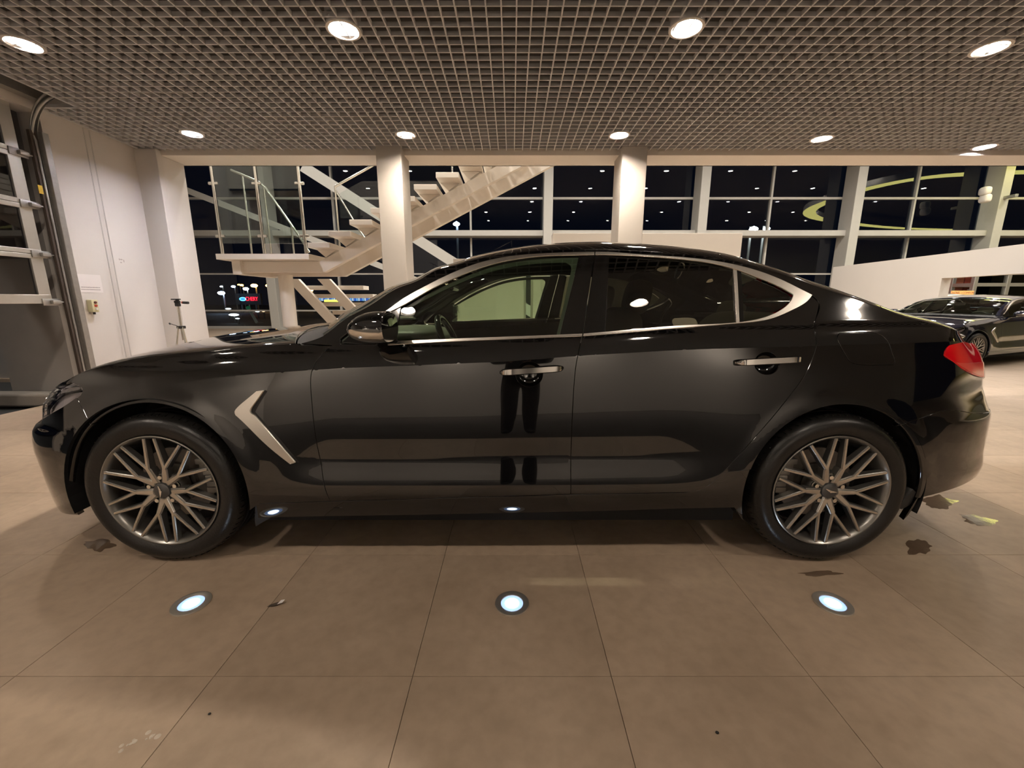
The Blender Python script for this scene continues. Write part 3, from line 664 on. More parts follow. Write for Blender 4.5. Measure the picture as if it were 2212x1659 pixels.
# ---- top of the body
a_cowl = aq(655,739)[0]; a_head = aq(1010,565)[0]; a_rhead = aq(1560,559)[0]; a_bl = aq(1905,667)[0]; a_tail = aq(2088,727)[0]
hood = top('bonnet', .03, a_cowl-.03, .004, 1.996, M_paint, 70, 60)
top('wiper_cowl', a_cowl-.03, a_cowl+.11, .0, 2.0, M_blkm, 8, 30, lift=-.012)
top('windscreen', a_cowl+.10, a_head, .045, 1.955, G_wind, 24, 40, depth=0, lift=-.004)
top('roof', a_head+.0, a_rhead, .0, 2.0, M_paint, 50, 80, gap=.002)
top('rear_window', a_rhead, a_bl, .16, 1.84, G_rear, 24, 40, depth=0, lift=-.004)
for e0, e1 in ((0, .16), (1.84, 2.0)): top('rear_pillar', a_rhead, a_bl, e0, e1, M_paint, 40, 24, gap=.001)
for e0, e1 in ((0, .05), (1.95, 2.0)): top('windscreen_pillar', a_cowl+.08, a_head, e0, e1, M_paint, 40, 8, gap=.001)
top('boot_lid', a_bl, AMAX-.02, 0, 2.0, M_paint, 50, 60)
# ---- side glazing and bright trim
ch_in_f = [(866,659.5),(871,661.5),(928,628.5),(995,597),(1062,572.5),(1129,558.8),(1196,553),(1251,552)]
g_front = panel('front_door_glass', [ch_in_f, [(1251,552),(1209,721)], [(1209,721),(1062,727.5),(851,735)], [(851,735),(866,659.5)]], G_front, gap=.001, depth=0, lift=-.010, crease=False)
g_rear = panel('rear_door_glass', [[(1316,551),(1400,553),(1475,559.5),(1540,568),(1585,580)], [(1585,580),(1591,697)], [(1591,697),(1475,703),(1308,715)], [(1308,715),(1316,551)]], G_rear, gap=.001, depth=0, lift=-.010, crease=False)
g_q = panel('quarter_glass', [[(1602,586),(1650,606),(1690,624),(1712,637)], [(1712,637),(1710,645),(1690,665),(1650,684),(1607,693)], [(1607,693),(1602,586)]], G_rear, gap=.001, depth=0, lift=-.010, crease=False)
panel('mirror_base', [[(838,672),(866,659.5)], [(866,659.5),(851,737)], [(851,737),(775,742),(737,740)], [(737,740),(780,703),(838,672)]], M_blk, gap=.0005, depth=.01, lift=-.003, crease=False)
panel('window_seal', [[(871,662.5),(928,629.5),(995,598),(1062,573.5),(1129,559.8),(1196,554),(1250,552.5)], [(1250,552.5),(1212,720)], [(1212,720),(1203,721)], [(1203,721),(1222,640),(1233,590),(1234,570),(1222,562)], [(1222,562),(1129,568),(1062,582),(995,606),(928,638),(872,668)], [(872,668),(871,662.5)]], mat('grey_seal', (.13, .14, .125), .45, var=.1), gap=0, depth=.004, lift=-.014, crease=False, step=.01)
panel('centre_pillar_cover', [[(1252,551.5),(1284,549.5)], [(1284,549.5),(1271,640),(1259.5,722)], [(1259.5,722),(1210,722)], [(1210,722),(1252,551.5)]], M_blk, gap=.001, depth=.012, lift=-.004, crease=False)
panel('centre_pillar_cover', [[(1286,549.5),(1316,551)], [(1316,551),(1308,716)], [(1308,716),(1261,721.5)], [(1261,721.5),(1273,640),(1286,549.5)]], M_blk, gap=.001, depth=.012, lift=-.004, crease=False)
panel('quarter_divider', [[(1592.5,582),(1602,586)], [(1602,586),(1608,693)], [(1608,693),(1598,696)], [(1598,696),(1592.5,582)]], M_blk, gap=0, depth=.012, lift=-.004, crease=False)
panel('quarter_divider', [[(1585,580),(1592,582)], [(1592,582),(1598,696.5)], [(1598,696.5),(1592,697)], [(1592,697),(1585,580)]], M_satin, gap=0, depth=.012, lift=-.002, crease=False)
panel('window_trim', [ch_out[:10]+[(1283.5,545.2)] if False else [(770,704),(834,671.5),(868,647.5),(914.6,620.5),(961.5,597),(1028,570.3),(1095,555),(1162,548.5),(1229,545.8),(1284,545)], [(1284,545),(1284,550.5)], [(1284,550.5),(1251,551.3),(1196,552.3),(1129,558),(1062,571.5),(995,595.5),(928,627),(871,659.5),(838,676),(780,708.5)], [(780,708.5),(770,704)]], M_satin, gap=.0008, depth=.008, lift=.003, crease=False, step=.010)
panel('window_trim', [[(1286,544.8),(1300,544.5),(1372,549),(1475,556),(1578,570),(1646.7,588.5),(1698,609.5),(1730,625.5),(1754,637.5)], [(1754,637.5),(1746,648),(1715,668),(1664,689),(1605,697.8),(1475,708.2),(1337,720),(1260,726.5)], [(1260,726.5),(1260,721)], [(1260,721),(1337,714.5),(1475,703),(1598,696),(1650,686),(1690,667),(1709,648),(1713.5,637)], [(1713.5,637),(1690,623),(1646,603.5),(1578,578.5),(1475,560.5),(1372,553),(1300,550.5),(1286,550.5)], [(1286,550.5),(1286,544.8)]], M_satin, gap=.0008, depth=.008, lift=.003, crease=False, step=.010)
panel('window_trim', [[(838,737.5),(950,733),(1062,728.5),(1160,725),(1258,721)], [(1258,721),(1257.5,727)], [(1257.5,727),(1160,730.5),(1062,734.5),(950,739.5),(838,746)], [(838,746),(838,737.5)]], M_satin, gap=.0008, depth=.008, lift=.003, crease=False, step=.010)
# ---- bright vent blade on the wing
panel('wing_vent_blade', [[(572,843),(557,845)], [(557,845),(534,864),(514,882),(510,889),(512,896)], [(512,896),(520,903),(570,952),(629,1001)], [(629,1001),(640,998)], [(640,998),(590,940),(553,897)], [(553,897),(543,889),(550,874),(572,843)]], M_satin, gap=.0005, depth=.02, lift=.010, crease=False, step=.008)
panel('vent_recess', [[(572,843),(577,845)], [(577,845),(555,882),(551,890)], [(551,890),(600,944),(646,999)], [(646,999),(640,998)], [(640,998),(590,940),(553,897)], [(553,897),(543,889),(550,874),(572,843)]], M_blkm, gap=0, depth=.004, lift=.001, crease=False, step=.008)
panel('mud_flap', [[(548,1087),(562,1090)], [(562,1090),(572,1108),(580,1123)], [(580,1123),(549,1142)], [(549,1142),(548,1087)]], M_blkm, gap=0, depth=.02, lift=-.012, crease=False)
panel('mud_flap', [[(1978,1060),(1984,1066)], [(1984,1066),(1972,1092),(1953,1103)], [(1953,1103),(1944,1100),(1958,1085)], [(1958,1085),(1978,1060)]], M_blkm, gap=0, depth=.03, lift=-.010, crease=False)
# ---- black inner shell added to block light, arch liners, floor pan
inner = np.concatenate([np.array([(.05, .24), (.05, .58)]), smooth_path(np.array([(.05, .58), (.5, .58), (.80, .70)])), smooth_path(np.array([(.80, .70), (1.1, .76), (a_cowl, .86), (aq(1000,733)[0], .925), (aq(1600,697)[0], .955), (aq(1900,690)[0], .87), (AMAX-.05, .88)])),
    np.array([(AMAX-.05, .42)]), smooth_path(np.array([(AMAX-.05, .42), (ARC_R[-1, 0]+.08, .40)])), circ(RX, .42, a0=10, a1=170), np.array([(ARC_R[0, 0]-.1, .28), (ARC_F[-1, 0]+.1, .28)]), circ(FX, .42, a0=10, a1=170), np.array([(ARC_F[0, 0]-.08, .28), (.3, .24)])])
panel('inner_shell', None, M_gap, out=clean(inner), gap=0, depth=0, lift=-.038, grid=.05, crease=False)
for s in (0, 1):
    for cx in (FX, RX):
        A = []
        for yy in (WY+.005, WY+.36):
            A.append([(cx+.395*math.cos(t), yy if not s else 2*YC-yy, WZ+.395*math.sin(t)) for t in np.linspace(R(-15), R(195), 40)])
        A = np.array(A); mb = MB().grid(A)
        yb = WY+.36 if not s else 2*YC-WY-.36
        n = len(mb.V); mb.add([(cx, yb, WZ)], []); mb.F += [(40+i, 40+i+1, n) for i in range(39)]
        mb.build('arch_liner', M_gap, car)
fp = MB(); fp.box((FX+.36, YC-.84, .165), (RX-.36, YC+.84, .27)); fp.box((-2.1, YC-.52, .175), (2.1, YC+.52, .26)); fp.build('floor_pan', M_gap, car)
MB().box((-2.15, YC-.6, .26), (-.85, YC+.6, .66)).build('engine_bay', M_gap, car)
MB().box((1.0, YC-.55, .26), (2.1, YC+.55, .60)).build('boot_tub', M_gap, car)
# ---- wing mirrors
def door_mirror(flip):
    c = P(803, 708, 1.50); A = []; hx = .0675
    for i in range(15):
        t = i/14; x = c[0]-hx+2*hx*t; e = math.sqrt(max(0, 1-(1-min(1, t/.72))**2))*.94+.06
        e = e if t < .93 else e*(1-.10*(t-.93)/.07); ring = []
        zt = .060*e**1.15; zb = -.052*e**.55
        for j in range(29):
            a = 2*math.pi*j/28; cy = math.copysign(abs(math.cos(a))**.75, math.cos(a)); cz = math.copysign(abs(math.sin(a))**.8, math.sin(a))
            ring.append((x+.012*(1-e)*0, c[1]+.105*(.55+.45*e)*cy, c[2]+(zt if cz > 0 else -zb)*cz))
        A.append(ring)
    A.append([(c[0]+hx, c[1], c[2])]*29); A.insert(0, [(c[0]-hx-.001, c[1], c[2]-.004)]*29)
    A = np.array(A)
    if flip: A = mirror_y(A)
    up, lo = A[:, :15], A[:, 14:]
    o = MB().grid(up).build('door_mirror', M_paint, car, smooth=60)
    # bright lower shell, slightly proud
    k = lo.copy(); cc = np.array([c[0], c[1] if not flip else 2*YC-c[1], c[2]]); k = cc+(k-cc)*1.02
    MB().grid(k).build('lower_shell', M_chrome, o, smooth=60)
    a = np.array([c[0]+.03, c[1]+.08, c[2]-.045]); b = np.array([c[0]-.01, 1.70, c[2]-.075])
    if flip: a, b = mirror_y(a), mirror_y(b)
    MB().bar(a, b, .075, .03).build('mirror_arm', M_blk, o)
door_mirror(0); door_mirror(1)
# ---- wheels
def wheel(cx, flip, spin, emblem_rot):
    w0 = empty('wheel', (0, 0, 0)); w0.parent = car; o = np.zeros(3)
    cy = WY
    def B(mb, name, m, sm=40, parent=None):
        V = np.array(mb.V)
        V[:, 0] = cx+V[:, 0]; V[:, 2] = WZ+V[:, 2]; V[:, 1] = cy+V[:, 1]
        F = mb.F
        if flip: V = mirror_y(V); F = [f[::-1] for f in F]
        ob = mk(name, V, F, m, parent or w0, smooth=sm); b = bmesh.new(); b.from_mesh(ob.data); bmesh.ops.recalc_face_normals(b, faces=b.faces); b.to_mesh(ob.data); b.free()
        ob.data.set_sharp_from_angle(angle=R(sm)); return ob
    # tyre with a rounded shoulder and grooved tread
    prof = [(.232,.020),(.240,.006),(.252,.000),(.268,-.006),(.285,-.009),(.300,-.006),(.313,.004),(.322,.018),(.3265,.034)]
    tr = []
    for k in range(4): y0 = .040+k*.045; tr += [(.3295,y0),(.3300,y0+.018),(.3300,y0+.034),(.3220,y0+.036),(.3220,y0+.044)]
    prof += tr+[(.3265,.222),(.322,.236),(.305,.245),(.25,.24),(.232,.22),(.232,.020)]
    ty = B(MB().lathe(prof, (0, 0, 0), 'y', 96), 'tyre', M_tyre, 35)
    # sipes across the outer tread rib
    sp = MB()
    for k in range(72):
        t = 2*math.pi*k/72
        for rr, y0, y1, wd in ((.3285, .020, .048, .0018),):
            p = np.array([(rr-.004)*math.cos(t), y0, (rr-.004)*math.sin(t)]); q = np.array([(rr+.001)*math.cos(t+.015), y1, (rr+.001)*math.sin(t+.015)])
            sp.bar(p, q, .004, .0035, up=(math.cos(t), 0, math.sin(t)))
    so = B(sp, 'tread_block', M_tyre, 30, ty); so['kind'] = 'stuff'
    # rim barrel and lip
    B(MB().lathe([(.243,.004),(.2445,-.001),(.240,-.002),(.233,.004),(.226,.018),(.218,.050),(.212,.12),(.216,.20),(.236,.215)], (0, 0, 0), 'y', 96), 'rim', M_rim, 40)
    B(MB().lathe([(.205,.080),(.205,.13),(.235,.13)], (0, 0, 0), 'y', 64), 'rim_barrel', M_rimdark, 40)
    # brake disc, hub and caliper
    B(MB().lathe([(.04,.085),(.09,.085),(.092,.100),(.158,.100),(.158,.118),(.05,.12)], (0, 0, 0), 'y', 64), 'brake_disc', M_disc, 40)
    B(MB().lathe([(.21,.15),(.0,.15)], (0, 0, 0), 'y', 48), 'backing_plate', M_gap, 40)
    cal = MB(); s_ = 1 if cx < 0 else -1
    for t in np.linspace(-.42, .42, 6):
        t += .25; cal.rbox((s_*.165*math.cos(t)-.022, .070, .165*math.sin(t)-.012), (s_*.165*math.cos(t)+.024, .135, .165*math.sin(t)+.014), .004)
    B(cal, 'brake_caliper', M_caliper, 30)
    # five forked spokes, each branch forking again to the rim: twenty blades in ten pairs
    def blade(p0, p1, w0_, w1_, y0, y1, d0, d1):
        p0, p1 = np.array(p0), np.array(p1); d = (p1-p0)/np.linalg.norm(p1-p0); n = np.array([-d[1], d[0]]); mb = MB()
        V = []
        for p, wd, y, dp in ((p0, w0_, y0, d0), (p1, w1_, y1, d1)):
            V += [(p[0]+n[0]*wd*k, y+yy*dp, p[1]+n[1]*wd*k) for k, yy in ((-.5, .0), (.5, .0), (1.05, .12 if dp else 0), (1.25, 1), (-1.25, 1), (-1.05, .12))]
        mb.add(V, [(i, (i+1) % 6, 6+(i+1) % 6, 6+i) for i in range(6)]+[tuple(range(5, -1, -1)), tuple(range(6, 12))]); return mb
    pol = lambda deg, r: (r*math.cos(R(deg)), r*math.sin(R(deg)))
    for k in range(5):
        th = -90+72*k+spin; sk = None
        arms = MB()
        for sg in (1, -1):
            nd = pol(th+sg*17, .104)
            a_ = blade(pol(th+sg*6, .036), nd, .016, .011, .012, .004, .03, .032); arms.add(a_.V, a_.F)
            for e in (5.2, 30.8):
                b_ = blade(nd, pol(th+sg*e, .2335), .0075, .0062, .0035, .0005, .032, .022); arms.add(b_.V, b_.F)
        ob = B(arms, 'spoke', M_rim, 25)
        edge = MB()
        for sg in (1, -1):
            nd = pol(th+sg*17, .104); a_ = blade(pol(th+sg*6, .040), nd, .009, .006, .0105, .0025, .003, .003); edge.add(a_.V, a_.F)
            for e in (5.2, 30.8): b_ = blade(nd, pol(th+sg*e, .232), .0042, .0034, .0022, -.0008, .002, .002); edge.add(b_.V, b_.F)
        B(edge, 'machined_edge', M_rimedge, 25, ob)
        ln = pol(th+36, .057)
        B(MB().lathe([(.0,.012),(.0085,.012),(.0095,.016),(.0095,.05)], (ln[0], 0, ln[1]), 'y', 12), 'wheel_nut', M_chrome, 40)
        B(MB().lathe([(.019,.018),(.0175,.022),(.0165,.06)], (ln[0], 0, ln[1]), 'y', 20), 'nut_recess', M_gap, 40)
    B(MB().lathe([(.05,.03),(.046,.020),(.074,.024),(.079,.034),(.080,.07)], (0, 0, 0), 'y', 48), 'hub', M_rim, 40)
    cap = B(MB().lathe([(.0,.004),(.028,.005),(.033,.008),(.035,.016),(.036,.03)], (0, 0, 0), 'y', 40), 'centre_cap', mat('cap_grey', (.10, .10, .10), .35, .6, var=.05), 30)
    em = MB(); ca, sa = math.cos(R(emblem_rot)), math.sin(R(emblem_rot))
    rot = lambda pts: [(x*ca-z*sa, x*sa+z*ca) for x, z in pts]
    for sg in (1, -1): em.prism(rot([(sg*.004, -.004), (sg*.026, .0035), (sg*.024, .0055), (sg*.004, .0045)]), .0015, .005)
    em.prism(rot([(-.005, .004), (-.004, -.003), (0, -.007), (.004, -.003), (.005, .004)]), .0008, .005)
    B(em, 'wing_emblem', M_chrome, 30, cap)
wheel(FX, 0, 2, 92); wheel(RX, 0, -2, -18); wheel(FX, 1, 10, 20); wheel(RX, 1, 30, 0)
# ---- interior
def blob(name, c, r, m, p=.55, parent=None, n=20, tilt=0.0):
    mb = MB().ellipsoid((0, 0, 0), r, n, 14, p); V = np.array(mb.V); ct, st = math.cos(tilt), math.sin(tilt)
    V = np.stack([V[:, 0]*ct+V[:, 2]*st, V[:, 1], -V[:, 0]*st+V[:, 2]*ct], -1)+np.array(c); return mk(name, V, mb.F, m, parent or car, smooth=60)
da = np.array([[(x, YC+yy, z-.05*abs(yy)**2) for yy in np.linspace(-.70, .70, 15)] for x, z in ((-.95, .93), (-.80, .95), (-.62, .955), (-.48, .93), (-.44, .86), (-.46, .70), (-.50, .50))])
MB().grid(da).build('dashboard', M_dash, car, smooth=60)
blob('instrument_hood', (-.50, YC-.37, .945), (.14, .20, .035), M_dash, .7)
sw = []; cst = np.array([-.30, YC-.37, .86]); ax = np.array([math.cos(R(24)), 0, math.sin(R(24))]); upv = np.array([-math.sin(R(24)), 0, math.cos(R(24))])
for t in np.linspace(0, 2*math.pi, 41): sw.append(cst+.185*(np.array([0, 1, 0])*math.cos(t)+upv*math.sin(t)))
swo = MB().tube(sw, .0155, 10, False).build('steering_wheel', M_blk, car, smooth=60)
hub = MB().lathe([(0, -.02), (.06, -.02), (.07, .01), (.05, .04)], (0, 0, 0), 'x', 24); hv = np.array(hub.V); ct, st = math.cos(R(24)), math.sin(R(24))
mk('wheel_hub', np.stack([hv[:, 0]*ct-hv[:, 2]*st, hv[:, 1], hv[:, 0]*st+hv[:, 2]*ct], -1)+cst, hub.F, M_dash, swo, smooth=50)
spk = MB()
for t in (0, 180, 270): spk.bar(cst, cst+.18*(np.array([0, 1, 0])*math.cos(R(t))+upv*math.sin(R(t))), .035, .012, up=ax)
spk.build('spoke', M_dash, swo)
for yy in (-.37, .37):
    st_ = blob('front_seat', (.14, YC+yy, .50), (.27, .25, .09), M_leather)
    blob('backrest', (.47, YC+yy, .78), (.085, .25, .31), M_leather, .5, st_, tilt=R(20)); blob('headrest', (.63, YC+yy, 1.13), (.05, .13, .085), M_leather, .6, st_, tilt=R(12))
    ft = MB().tube([(.58, YC+yy-.05, 1.0), (.61, YC+yy-.05, 1.10)], .007, 8); ft.tube([(.58, YC+yy+.05, 1.0), (.61, YC+yy+.05, 1.10)], .007, 8); ft.build('headrest_post', M_steel, st_, smooth=60)
rs = blob('rear_seat', (1.02, YC, .50), (.26, .62, .11), M_leather); blob('backrest', (1.36, YC, .76), (.09, .62, .30), M_leather, .5, rs, tilt=R(24))
for yy in (-.36, .36): blob('headrest', (1.50, YC+yy, 1.05), (.05, .13, .06), M_leather, .6, rs, tilt=R(20))
MB().box((-.45, YC-.12, .30), (.45, YC+.12, .62)).build('centre_console', M_dash, car)
# roof lining follows the roof from below
al, el = np.meshgrid(np.linspace(a_head+.02, a_rhead-.02, 16), np.linspace(.03, 1.97, 24), indexing='ij'); hp = T(al, el); hp[..., 2] -= .035
MB().grid(hp).build('headliner', M_headl, car, smooth=60)
ps = np.array([[(1.50+.25*t, YC+yy, .93+.02*t) for yy in np.linspace(-.62, .62, 5)] for t in (0, 1)]); MB().grid(ps).build('parcel_shelf', M_headl, car)
rv = MB(); rv.rbox((-.36, YC-.12, 1.17), (-.33, YC+.12, 1.235), .008); rv.tube([(-.35, YC, 1.22), (-.42, YC, 1.27)], .008, 8); rv.build('rear_view_mirror', M_blk, car)
# ivory parking permit behind the windscreen
# ------------------------------------------------------------------ things
# lights let into the floor
fl_l = ('round blue-white light let into the floor below the front wheel', 'round blue-white light let into the floor before the front door', 'round blue-white light let into the floor below the rear wheel')
for i, x in enumerate((-1.2, .0, 1.2)):
    o = empty('floor_light', (x, TY0+.3, 0), fl_l[i], 'floor light', 'lights let into the floor')
    MB().lathe([(.064, .0), (.063, .005), (.052, .0065), (.042, .004), (.040, .001)], (0, 0, 0), 'z', 40).build('bezel', mat('matt_steel', (.70, .67, .62), .38, .9, var=.05), o, smooth=40, local=True)
    MB().lathe([(.041, .002), (.0001, .003)], (0, 0, 0), 'z', 32).build('glass_lens', mat('led_lens', (.35, .45, .75), .1, emit=(.35, .55, 1.0), es=.9, var=.1), o, smooth=40, local=True)
    MB().lathe([(.026, .0035), (.0001, .0045)], (0, 0, 0), 'z', 28).build('led', emit('led_white', (.72, .86, 1.0), 26.0 if i == 1 else 14.0), o, local=True)
# ---- lifting door with glazed panels in the left wall, half open
D = empty('door_1', (XW, 2.5, 0), kind='structure'); xd = XW-.05; y0, y1 = .62, 4.30
rails = [1.10, 1.57, 2.04, 2.51, 2.96]
rl = MB().rbox((xd-.04, y0, 1.085), (xd, y1, 1.175), .004); rl.build('rail', M_alu, D)
for z in rails[1:]:
    MB().rbox((xd-.04, y0, z-.045), (xd, y1, z-.002), .003).build('rail', M_alu, D); MB().rbox((xd-.04, y0, z+.002), (xd, y1, z+.045), .003).build('rail', M_alu, D)
for y in (4.19, 3.05, 1.85):
    for z0, z1 in zip(rails[:-1], rails[1:]): MB().rbox((xd-.038, y, z0+.04), (xd-.002, y+.11, z1-.04), .003).build('stile', M_alu, D)
for z0, z1 in zip(rails[:-1], rails[1:]):
    for ya, yb in ((3.16, 4.19), (1.96, 3.05), (.62, 1.85)): MB().add([(xd-.02, ya, z0+.04), (xd-.02, yb, z0+.04), (xd-.02, yb, z1-.04), (xd-.02, ya, z1-.04)], [(0, 1, 2, 3)]).build('pane', G_door, D)
for z in rails[:-1]:
    h = MB(); h.rbox((xd, 4.20, z-.035), (xd+.012, 4.36, z+.035), .003); h.rbox((xd+.01, 4.26, z-.02), (xd+.05, 4.34, z+.018), .006); h.tube([(xd+.03, 4.30, z), (xd+.03, 4.42, z)], .008, 8); h.tube([(xd+.03, 4.40, z), (xd+.03, 4.425, z)], .023, 14)
    h.build('roller_hinge', M_zinc, D, smooth=40)
tr = empty('door_track', (XW, 4.4, 0), 'galvanised curved guide track at the edge of the lifting door', 'door track')
yt = 4.41; pth = [(xd+.03, yt, 0), (xd+.03, yt, 2.66)]+[(xd+.03+.42*(1-math.cos(t)), yt, 2.66+.44*math.sin(t)) for t in np.linspace(.12, 1.5, 12)]+[(xd+1.6, yt, 3.115)]
ch = MB()
for a, b in zip(pth[:-1], pth[1:]):
    ch.bar(np.array(a)+(0, .026, 0), np.array(b)+(0, .026, 0), .004, .06, up=(0, 1, 0) if False else (1, 0, .3))
ch.build('rail_web', M_zinc, tr)
MB().tube([np.array(p)+(-.028, 0, 0) if k < 2 else np.array(p)+(0, 0, -.028) for k, p in enumerate(pth)], .012, 8).build('inner_flange', M_zinc, tr, smooth=50)
MB().tube([np.array(p)+(.028, 0, 0) if k < 2 else np.array(p)+(0, 0, .028) for k, p in enumerate(pth)], .010, 8).build('outer_flange', M_zinc, tr, smooth=50)
MB().rbox((XW+.001, 4.44, 0), (XW+.055, 4.50, 2.75), .004).build('angle_post', M_zinc, tr)
MB().rbox((XW-.03, 4.375, 0), (XW+.001, 4.44, 2.75), .003).build('door_seal', mat('brown_rubber', (.06, .045, .035), .7, var=.2), tr)
MB().rbox((XW+.0, 4.345, 2.16), (XW+.004, 4.385, 2.24), .001).build('warning_sticker', mat('yellow_sticker', (.75, .50, .04), .5, var=.05), tr)
MB().box((XW-.03, y0, CEIL+.06), (XW+.10, 4.5, CEIL+.3)).build('door_lintel', M_zinc, D)
# control box by the door
cb = empty('door_switch', (XW, 4.62, 1.06), 'small ivory control box with three push buttons beside the door track', 'switch')
px = XW+.002
MB().rbox((px, 4.585, .99), (px+.06, 4.655, 1.125), .006).build('box', mat('ivory_plastic', (.70, .66, .42), .4, var=.05), cb)
for k, (z, m) in enumerate(((1.095, mat('button_dark', (.12, .03, .03), .35, var=.1)), (1.06, mat('button_red', (.50, .06, .04), .35, var=.1)), (1.025, mat('button_white', (.8, .78, .75), .35, var=.05)))):
    MB().lathe([(0, .074), (.011, .074), (.013, .068), (.013, .058)], (px, 4.62, z), 'x', 16).build('push_button', m, cb, smooth=40)
MB().tube([(px+.03, 4.62, .992), (px+.03, 4.62, .965)], .012, 10).build('cable_gland', M_blkm, cb, smooth=40)
# notice sheet
nt_ = empty('notice_sheet', (XW, 4.62, 1.25), 'white printed notice sheet taped to the left wall above the control box', 'notice')
MB().box((XW+.001, 4.50+.03, 1.205), (XW+.003, 4.80, 1.40)).build('sheet', mat('paper', (.80, .76, .74), .6, var=.02), nt_)
def line(y0, y1, z, h=.010, m=None):
    mb = MB(); y = y0
    while y < y1: wd = random.uniform(.006, .016); mb.box((XW+.003, y, z-h/2), (XW+.0036, min(y+wd, y1), z+h/2*random.uniform(.6, 1))); y += wd+.0035
    return mb
for z in (1.26, 1.236): line(4.56, 4.77, z).build('print_line', mat('grey_ink', (.38, .34, .34), .7, var=.1), nt_)
# chain hoist: two hanging chain falls
hc = empty('hoist_chain', (XW+.03, 4.95, 0), 'long hanging loop of fine hoist chain against the white left wall', 'chain')
lk = MB().tube([(.0, .0055*math.cos(t), .011*math.sin(t)) for t in np.linspace(0, 2*math.pi, 9)], .0017, 5, False)
for n_, y in enumerate((4.90, 4.965)):
    ch = MB()
    for k in range(118):
        z = .42+k*.0216; V = np.array(lk.V)
        if k % 2: V = V[:, [1, 0, 2]]
        ch.add(V+np.array([XW+.028, y, z]), lk.F)
    o = ch.build('chain_fall', M_zinc, hc); o['kind'] = 'stuff'
mk_ = mat('scuff_grey', (.45, .40, .37), .8, var=.2)
sp = MB()
for (y, z, a, b) in ((5.10, 1.60, .03, .012), (5.13, 1.585, .012, .03), (5.09, 1.565, .02, .012), (5.075, 1.60, .012, .02)): sp.lathe([(0, .0009), (1, .0009)], (0, 0, 0), 'x', 10); V = np.array(sp.V[-20:]); sp.V[-20:] = [tuple(v) for v in np.stack([V[:, 0]+XW, V[:, 1]*a*.6+y, V[:, 2]*b*.6+z], -1)]
o = sp.build('wall_scuff', mk_); tag(o, 'small brown scuff marks on the white left wall beside the chain', 'scuff mark')
# tripod by the pilaster
tp = empty('camera_tripod', (-4.23, 5.25, 0), 'silver camera tripod with black pan head standing against the wall end', 'tripod')
bx, by = -4.23, 5.25
MB().tube([(bx, by, .62), (bx, by, 1.05)], .013, 12).build('centre_column', M_steel, tp, smooth=50)
hd = MB().rbox((bx-.02, by-.025, 1.045), (bx+.025, by+.025, 1.085), .006); hd.tube([(bx-.03, by, 1.10), (bx+.03, by, 1.10)], .017, 12); hd.rbox((bx-.055, by-.03, 1.125), (bx+.03, by+.03, 1.14), .005); hd.bar((bx, by, 1.08), (bx+.005, by, 1.13), .025, .03, up=(1, 0, 0)); hd.build('pan_head', M_blkm, tp, smooth=40)
pn = MB().tube([(bx+.02, by, 1.095), (bx+.065, by, 1.093)], .004, 8).build('pan_handle', M_steel, tp, smooth=50)
MB().tube([(bx+.060, by, 1.093), (bx+.074, by, 1.092)], .0155, 12).build('grip_ring', mat('red_plastic', (.45, .08, .05), .4, var=.05), pn, smooth=40); MB().tube([(bx+.073, by, 1.092), (bx+.14, by, 1.089)], [.016, .0165, ][0], 12).build('grip', M_blkm, pn, smooth=40)
MB().rbox((bx-.035, by-.035, .765), (bx+.035, by+.035, .80), .006).build('collar', M_blkm, tp)
cr_ = MB().tube([(bx-.03, by-.02, .80), (bx-.09, by-.05, .83)], .004, 8); cr_.tube([(bx-.09, by-.05, .82), (bx-.10, by-.055, .84)], .009, 8); cr_.build('crank', M_blkm, tp, smooth=40)
for dx, dy in ((-.10, -.16), (.16, -.12), (.0, .12)):
    lg = MB().tube([(bx+dx*.16, by+dy*.16, .79), (bx+dx, by+dy, .02)], .010, 10).build('leg', M_steel, tp, smooth=50)
    MB().tube([(bx+dx, by+dy, .03), (bx+dx*1.01, by+dy*1.01, .0)], .013, 10).build('rubber_foot', M_blkm, lg, smooth=40)
# ---- staircase behind the beam
ST_ = empty('staircase', (-3.5, 7.2, 0), 'cream steel staircase with floating treads and a landing behind the piers', 'staircase')
YN, YFAR = 6.6, 8.0; ZL = P(600, 548, YN)[2]; xl0, xl1 = P(465, 548, YN)[0], P(667, 548, YN)[0]
MB().rbox((xl0, YN, ZL-.085), (xl1, YFAR, ZL), .006).build('landing', M_cream, ST_)
RUN, RISE = .337, .167; tx0 = xl1-.01
tread = None
for k in range(1, 12):
    x = tx0+RUN*(k-1); z = ZL+RISE*k
    MB().rbox((x, YN, z-.078), (x+.345, YFAR-.05, z), .006).build('tread', M_cream, ST_)
    zs = ZL+.5*(x-tx0)-.06
    for y in (6.92, 7.72): MB().prism([(x+.02, z-.08), (x+.33, z-.08), (x+.30, zs+.13), (x+.15, zs+.03)], y-.05, y+.05).build('bracket', M_cream, ST_)
def stringer(y, ztop, h, xend):
    x_l, x_k = xl0+.12, tx0+.05; zt, zb = ztop, ztop-h; e = xend-x_k; sl = RISE/RUN
    poly = [(x_l, zb), (x_k+.06, zb), (xend, zb+sl*(e-.06)), (xend, zb+sl*(e-.06)+h*1.12), (x_k, zt), (x_l, zt)]
    return MB().prism(poly, y-.06, y+.06)
stringer(6.92, ZL-.09, .17, .75).build('stringer', M_cream, ST_); stringer(7.72, ZL-.09, .19, .85).build('stringer', M_cream, ST_)
MB().rbox((xl0+.10, 6.80, ZL-.30), (xl0+.24, 7.84, ZL-.086), .005).build('cross_beam', M_cream, ST_)
c0 = P(621, 640, 7.3); MB().lathe([(.115, 0), (.115, ZL-.28)], (c0[0], 7.3, 0), 'z', 32).build('support_post', M_cream, ST_, smooth=40)
